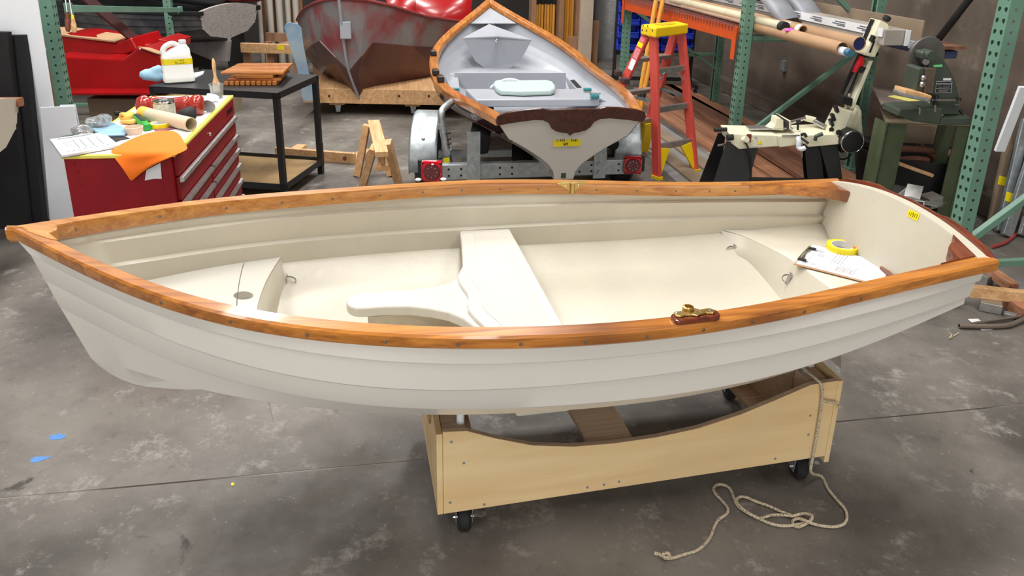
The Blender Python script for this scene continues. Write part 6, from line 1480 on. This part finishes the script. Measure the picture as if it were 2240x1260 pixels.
# ------------------------------------------------------------------ hand shear press on an olive stand
PY = 4.42
def Pp(u, v, d=0): return aty(u, v, PY+d)
def pprism(pxs, d0, d1): return MB().prism([Pp(u, v)+Vector((0,d0,0)) for u, v in pxs], (0, d1-d0, 0))
prs = thing('hand_press', 'dark green arched hand press with a round lever wheel, on the olive steel stand', 'press', Pp(2020,262))
part('c_frame', pprism([(2015,117),(2020,112),(2032,111),(2048,117),(2064,130),(2078,150),(2090,178),(2098,206),(2099,252),(2050,252),(2050,218),(2034,200),(2031,150),(2024,138),(2016,128)], .0, .09), M['machine_green'], prs, bevel=.012)
part('base_block', pprism([(1958,236),(2052,232),(2052,262),(2043,268),(1990,262),(1955,250)], -.05, .16), M['machine_green'], prs, bevel=.008)
part('foot_flange', pprism([(2048,254),(2112,252),(2115,262),(2112,268),(2046,268)], -.06, .14), M['machine_green'], prs, bevel=.004)
part('lever_wheel', MB().lathe([(.030,-.018),(.098,-.018),(.104,0),(.098,.018),(.030,.018),(.030,-.018)], Pp(2026,118,.10), (0,1,0), n=32, cap=False), M['dull_steel'], prs, smooth=True, angle=40)
part('lever_hub', MB().lathe([(.0001,-.07),(.028,-.07),(.028,.03),(.0001,.03)], Pp(2026,118,.03), (0,1,0), n=16), M['machine_green'], prs)
for q in ((2027,122),(2024,134)):
    part('pivot_bolt', MB().lathe([(.020,0),(.020,.012),(.0001,.012)], Pp(*q,-.002), (0,-1,0), n=12), M['steel'], prs)
part('link', pprism([(2016,130),(2030,130),(2030,141),(2018,142)], -.01, .03), M['black'], prs, bevel=.004)
part('ram_guide', pprism([(2000,148),(2010,144),(2014,146),(2010,196),(1992,198)], -.05, .10), M['machine_green'], prs, bevel=.006)
part('ram_plate', pprism([(2013,146),(2036,146),(2028,200),(2010,198)], -.065, -.02), mat('worn_steel', (112,98,86), .45, .6, var=.25, scale=20), prs, bevel=.003)
for q in ((2020,170),(2017,184)): part('ram_bolt', MB().lathe([(.016,0),(.017,.008),(.010,.016),(.0001,.017)], Pp(*q,-.067), (0,-1,0), n=12), M['steel'], prs)
tt_ = thing('press_table', 'thin worn wooden plate clamped on the press base', 'plate', Pp(1960,225,-.1))
ptz = .80
part('plate', MB().prism([at(1906,193,ptz), at(2000,196,ptz), at(2056,232,ptz), at(2055,236,ptz), at(1928,232,ptz)], (0,0,.014)), mat('worn_grey_wood', (110,98,92), .8, var=.25, scale=6, stretch=(1,8,1)), tt_, bevel=.003)
for q in ((2012,250),(2046,244)): part('clamp_pin', MB().tube([Pp(q[0],q[1]-14,-.10), Pp(q[0]-1,q[1],-.10)], .007, 6), M['steel'], tt_)
blk = thing('wood_pad', 'pale wooden block under the press ram', 'block', Pp(2010,206,-.08))
part('block', MB().prism([Pp(1982,196,-.14), Pp(2040,210,-.14), Pp(2037,218,-.14), Pp(1980,206,-.14)], (0,.14,0)), M['pale_wood'], blk, bevel=.006)
part('steel_shoe', MB().prism([Pp(1979,205,-.145), Pp(2036,217,-.145), Pp(2033,223,-.145), Pp(1978,211,-.145)], (0,.14,0)), M['galv'], blk, bevel=.002)
ys = thing('yellow_rule', 'yellow measuring strip lying on the press plate', 'ruler', at(2000,224,ptz+.015))
part('strip', MB().prism([at(1942,211,ptz+.016), at(1956,209,ptz+.016), at(2054,230,ptz+.016), at(2050,236,ptz+.016), at(1948,213,ptz+.016)], (0,0,.003)), mat('pale_yellow', (226,220,120), .5), ys)
part('green_label', pprism([(2042,142),(2061,141),(2061,146),(2042,147)], -.0015, .001), mat('mint_tape', (120,220,140), .5), prs)
part('white_label', pprism([(2063,171),(2081,171),(2080,176),(2063,176)], -.0015, .001), M['paper'], prs)
np_ = part('name_plate', pprism([(2048,177),(2083,178),(2081,203),(2045,202)], -.002, .001), M['galv'], prs)
for v0, v1 in ((179,181.5),(184.5,193),(194.5,201)): part('plate_field', pprism([(2049-(v0-178)*.1,v0),(2081-(v0-178)*.1,v0+.5),(2081-(v1-178)*.1,v1+.5),(2049-(v1-178)*.1,v1)], -.003, -.0015), M['dark'], np_)
wm = MB()
for u0, u1, v in ((2051,2060,187.5),(2063,2079,188),(2052,2078,191),(2052,2076,197),(2054,2072,199)): wm.add([Pp(u0,v,-.0035), Pp(u1,v,-.0035), Pp(u1,v+1,-.0035), Pp(u0,v+1,-.0035)], [(0,1,2,3)])
part('plate_print', wm, M['alu'], np_, fix=False)
part('slide_rod', MB().tube([Pp(2040,219,-.02), Pp(2099,219,-.02)], .008, 8), M['steel'], prs); part('slide_line', MB().tube([Pp(2050,229,-.003), Pp(2099,230,-.003)], .002, 5), M['steel'], prs)
for q in ((2048,212),(2046,226),(2097,217)): part('adjust_knob', MB().lathe([(.014,-.008),(.014,.008)], Pp(*q,-.03), (0,0,1), n=10), M['black'], prs)
part('foot_bolt', MB().lathe([(.016,0),(.016,.012),(.0001,.012)], Pp(2058,253,-.03), (0,0,1), n=6), M['steel'], prs)
part('black_hook', MB().tube(smooth_path([Pp(2098,240,.05), Pp(2112,252,.02), Pp(2122,262,-.02), Pp(2127,278,-.05)], 3), .010, 8), M['black'], prs, smooth=True)
# stand
STZ = .715
sn0, sn1, sf0, sf1 = at(1938,266,STZ), at(2128,272,STZ), at(1925,232,STZ), at(2096,250,STZ)
stn = thing('press_stand', 'olive green steel stand with four broad sheet legs under the hand press', 'stand', ((sn0+sn1)/2).xy.to_3d())
part('stand_top', MB().prism([sn0, sn1, sf1+Vector((0,.05,0)), sf0], (0,0,-.012)), mat('worn_stand_top', (120,108,86), .6, var=.25, scale=8), stn, bevel=.002)
def stleg(ua, ub, va, base, dth, dy=0):
    a, b_ = aty(ua, va, base), aty(ub, va, base); a.z = b_.z = STZ-.012
    return MB().prism([a, b_, Vector((b_.x-.015,b_.y-dy,0)), Vector((a.x-.015,a.y-dy,0))], (0,dth,0))
part('leg', stleg(1945,1986,266,sn0.y+.01,.012), M['stand_green'], stn, bevel=.002)
part('leg_return', MB().prism([Vector((sn0.x+.005,sn0.y,STZ-.012)), Vector((sn0.x+.005,sn0.y+.16,STZ-.012)), Vector((sn0.x-.012,sn0.y+.16,0)), Vector((sn0.x-.012,sn0.y,0))], (.012,0,0)), M['stand_green'], stn)
part('leg', stleg(2096,2130,270,sn1.y+.01,.012), M['stand_green'], stn, bevel=.002)
part('leg_return', MB().prism([Vector((sn1.x-.01,sn1.y,STZ-.012)), Vector((sn1.x-.01,sn1.y+.14,STZ-.012)), Vector((sn1.x-.03,sn1.y+.14,0)), Vector((sn1.x-.03,sn1.y,0))], (.012,0,0)), M['stand_green'], stn)
part('leg', stleg(2056,2092,262,sn1.y+.36,.012), M['stand_green'], stn, bevel=.002)
part('leg', stleg(1932,1955,262,sn1.y+.36,.012), M['stand_green'], stn, bevel=.002)
solo('grey_card', MB().prism([aty(1972,272,5.2), aty(2060,277,5.2), aty(2051,316,5.2), aty(1975,312,5.2)], (0,.02,0)), M['carddull'], 'grey card square standing on the black tub behind the press stand', 'card')
tub = thing('black_tub', 'black rubber tub of bent brown tubes behind the press stand', 'tub', aty(2020,420,4.98).xy.to_3d())
tc_ = Vector((aty(2020,330,5.0).x, 5.12, 0)); rows = []
for r_, z in ((.30,.0),(.36,.30),(.38,.42),(.37,.425),(.345,.41),(.32,.1)): rows.append((r_, z))
part('tub_wall', MB().lathe(rows+[(.0001,.09)], tc_, n=32, cap=False), M['rubber'], tub, smooth=True, angle=50)
brn = mat('brown_tube', (132,86,70), .55, var=.15)
tubs = [((1945,352),(2000,348),(2030,352)),((1960,325),(2010,327),(2040,330)),((2010,318),(2025,330),(2042,345)),((1950,345),(1985,365),(2020,372)),((1990,372),(2020,352),(2040,338)),((2070,340),(2090,330),(2120,328)),((1975,380),(2010,375),(2035,360))]
for i, q in enumerate(tubs):
    pts_ = smooth_path([aty(u, v, 4.86+.06*i) for u, v in q], 4)
    solo('bent_tube', MB().tube(pts_, .022, 10, inner=.7), brn, 'brown bent tube offcut in the black tub, %s of the heap from the front' % (orn[i]), 'tube', 'brown tube offcuts in the tub', smooth=True)
solo('pale_stick', MB().bar(aty(1962,356,4.72), aty(2040,384,4.70), .03, .02), M['pale_wood'], 'pale wooden stick leaning on the black tub rim', 'stick', bevel=.002)
# aluminium offcuts under the stand
part('lower_shelf', MB().prism([Vector((sn0.x-.0,sn0.y+.03,.17)), Vector((sn1.x-.03,sn1.y+.03,.17)), Vector((sn1.x-.03,sn1.y+.34,.17)), Vector((sn0.x-.0,sn0.y+.34,.17))], (0,0,.012)), M['stand_green'], stn)
ofc = [((1956,424),(1985,402),.10,.05),((1968,436),(1998,414),.09,.06),((1990,448),(2003,405),.09,.012),((2010,450),(2035,430),.12,.02),((2024,432),(2052,425),.11,.06),((1985,430),(2012,440),.05,.05),((2030,448),(2052,440),.10,.012)]
for i, (a, b_, w_, h_) in enumerate(ofc):
    p0, p1 = at(*a, .225+.014*i), at(*b_, .25+.05*(i % 3))
    t = thing('aluminium_offcut', 'dull aluminium channel offcut in the heap under the press stand, %s from the left' % orn[i], 'offcut', p0, 0, 'aluminium offcuts under the press stand')
    part('web', MB().bar(p0, p1, w_, .004), M['alu'], t)
    if h_ > .03:
        d = (p1-p0).normalized(); s_ = d.cross(Vector((0,0,1))).normalized()
        for q in (-1, 1): part('flange', MB().bar(p0+s_*q*w_/2-Vector((0,0,h_/2)), p1+s_*q*w_/2-Vector((0,0,h_/2)), .004, h_), M['alu'], t)
# ------------------------------------------------------------------ right edge: leaning extrusions, floor scraps
exs = [((2212,285),(2168,495),.055,M['carddull'],'first'),((2236,300),(2186,510),.06,M['galv'],'second'),((2262,330),(2200,520),.07,M['galv'],'third'),((2285,350),(2236,520),.06,M['alu'],'fourth'),((2200,330),(2175,470),.05,M['galv'],'fifth')]
for i, (a, b_, w_, mt, n_) in enumerate(exs):
    bt = at(*b_); tp_ = aty(a[0], a[1], bt.y+.25)
    t = thing('leaning_profile', 'grey metal profile leaning behind the right rack post, %s of the bundle' % n_, 'profile', bt, 0, 'leaning metal profiles')
    part('profile', MB().bar(tp_+(tp_-bt)*.3, bt+Vector((0,0,.012)), w_, .03, (0,-1,0)), mt, t, bevel=.003)
    if i in (0, 1, 3):
        f = (.52,.62,.5,.2)[i]; p = tp_.lerp(bt, f)-Vector((0,.02,0)); d = (tp_-bt).normalized()
        part('yellow_label', MB().bar(p-d*.03, p+d*.03, w_*1.05, .003, (0,-1,0)), M['yellow_tape'], t)
solo('white_batten', MB().bar(aty(2240,190,4.0), aty(2186,330,4.08), .05, .02, (0,-1,0)), M['white'], 'white flat batten leaning at the right picture edge', 'batten')
pz = [('timber_offcut','pale pine stick on top of the scrap pile at the right edge',(2118,648),(2300,668),.045,.06,.05,M['pale_wood']),
 ('timber_offcut','pinkish wooden stick crossing the scrap pile below the boat stern',(2160,600),(2215,640),.05,.05,.05,M['plank2']),
 ('timber_offcut','brown wooden offcut at the bottom of the scrap pile at right edge',(2200,668),(2245,700),.07,.06,.0,M['plank2']),
 ('timber_offcut','dark wooden piece under the pale stick of the scrap pile',(2150,640),(2235,690),.06,.03,.0,M['plank']),
 ('metal_offcut','square aluminium block lying in the scrap pile under the boat stern',(2142,628),(2158,622),.07,.07,.0,M['alu']),
 ('metal_offcut','aluminium angle lying flat in front of the scrap pile',(2140,672),(2188,682),.10,.05,.0,M['alu']),
 ('metal_offcut','long bright aluminium strip at the back of the scrap pile',(2170,598),(2250,622),.07,.012,.02,M['alu']),
 ('metal_offcut','wide grey metal plate behind the pale stick of the scrap pile',(2190,628),(2250,636),.16,.01,.03,M['galv']),
 ('metal_offcut','grey metal channel on the floor beside the scrap pile',(2195,690),(2222,697),.04,.02,.0,M['galv'])]
for nm, lb_, a, b_, w_, h_, z, mt in pz:
    solo(nm, MB().bar(at(*a, z)+Vector((0,0,h_/2+.002)), at(*b_, z)+Vector((0,0,h_/2+.002)), w_, h_), mt, lb_, 'timber' if 'timber' in nm else 'offcut', bevel=.003)
bp2 = thing('bent_pipe', 'thin grey bent pipe lying on the floor at the lower right of the stern', 'pipe', at(2150,715))
part('pipe', MB().tube(smooth_path([at(2098,713,.014), at(2150,714,.014), at(2195,713,.014), at(2218,708,.014), at(2260,688,.016)], 4), .012, 10, inner=.75), mat('grey_brown_pipe', (120,108,98), .45, .3), bp2, smooth=True)
solo('paper_tag', MB().prism([at(2117,698,.0005), at(2139,697,.0005), at(2172,721,.0005), at(2148,723,.0005)], (0,0,.0008)), M['paper'], 'white paper tag on the floor under the bent pipe', 'paper')
solo('red_hose', MB().tube(smooth_path([at(2170,540,.012), at(2200,530,.012), at(2230,505,.012), at(2260,480,.012)], 4), .010, 8), mat('red_hose', (170,70,66), .5), 'thin red air hose curving on the floor at the right edge', 'hose', smooth=True)
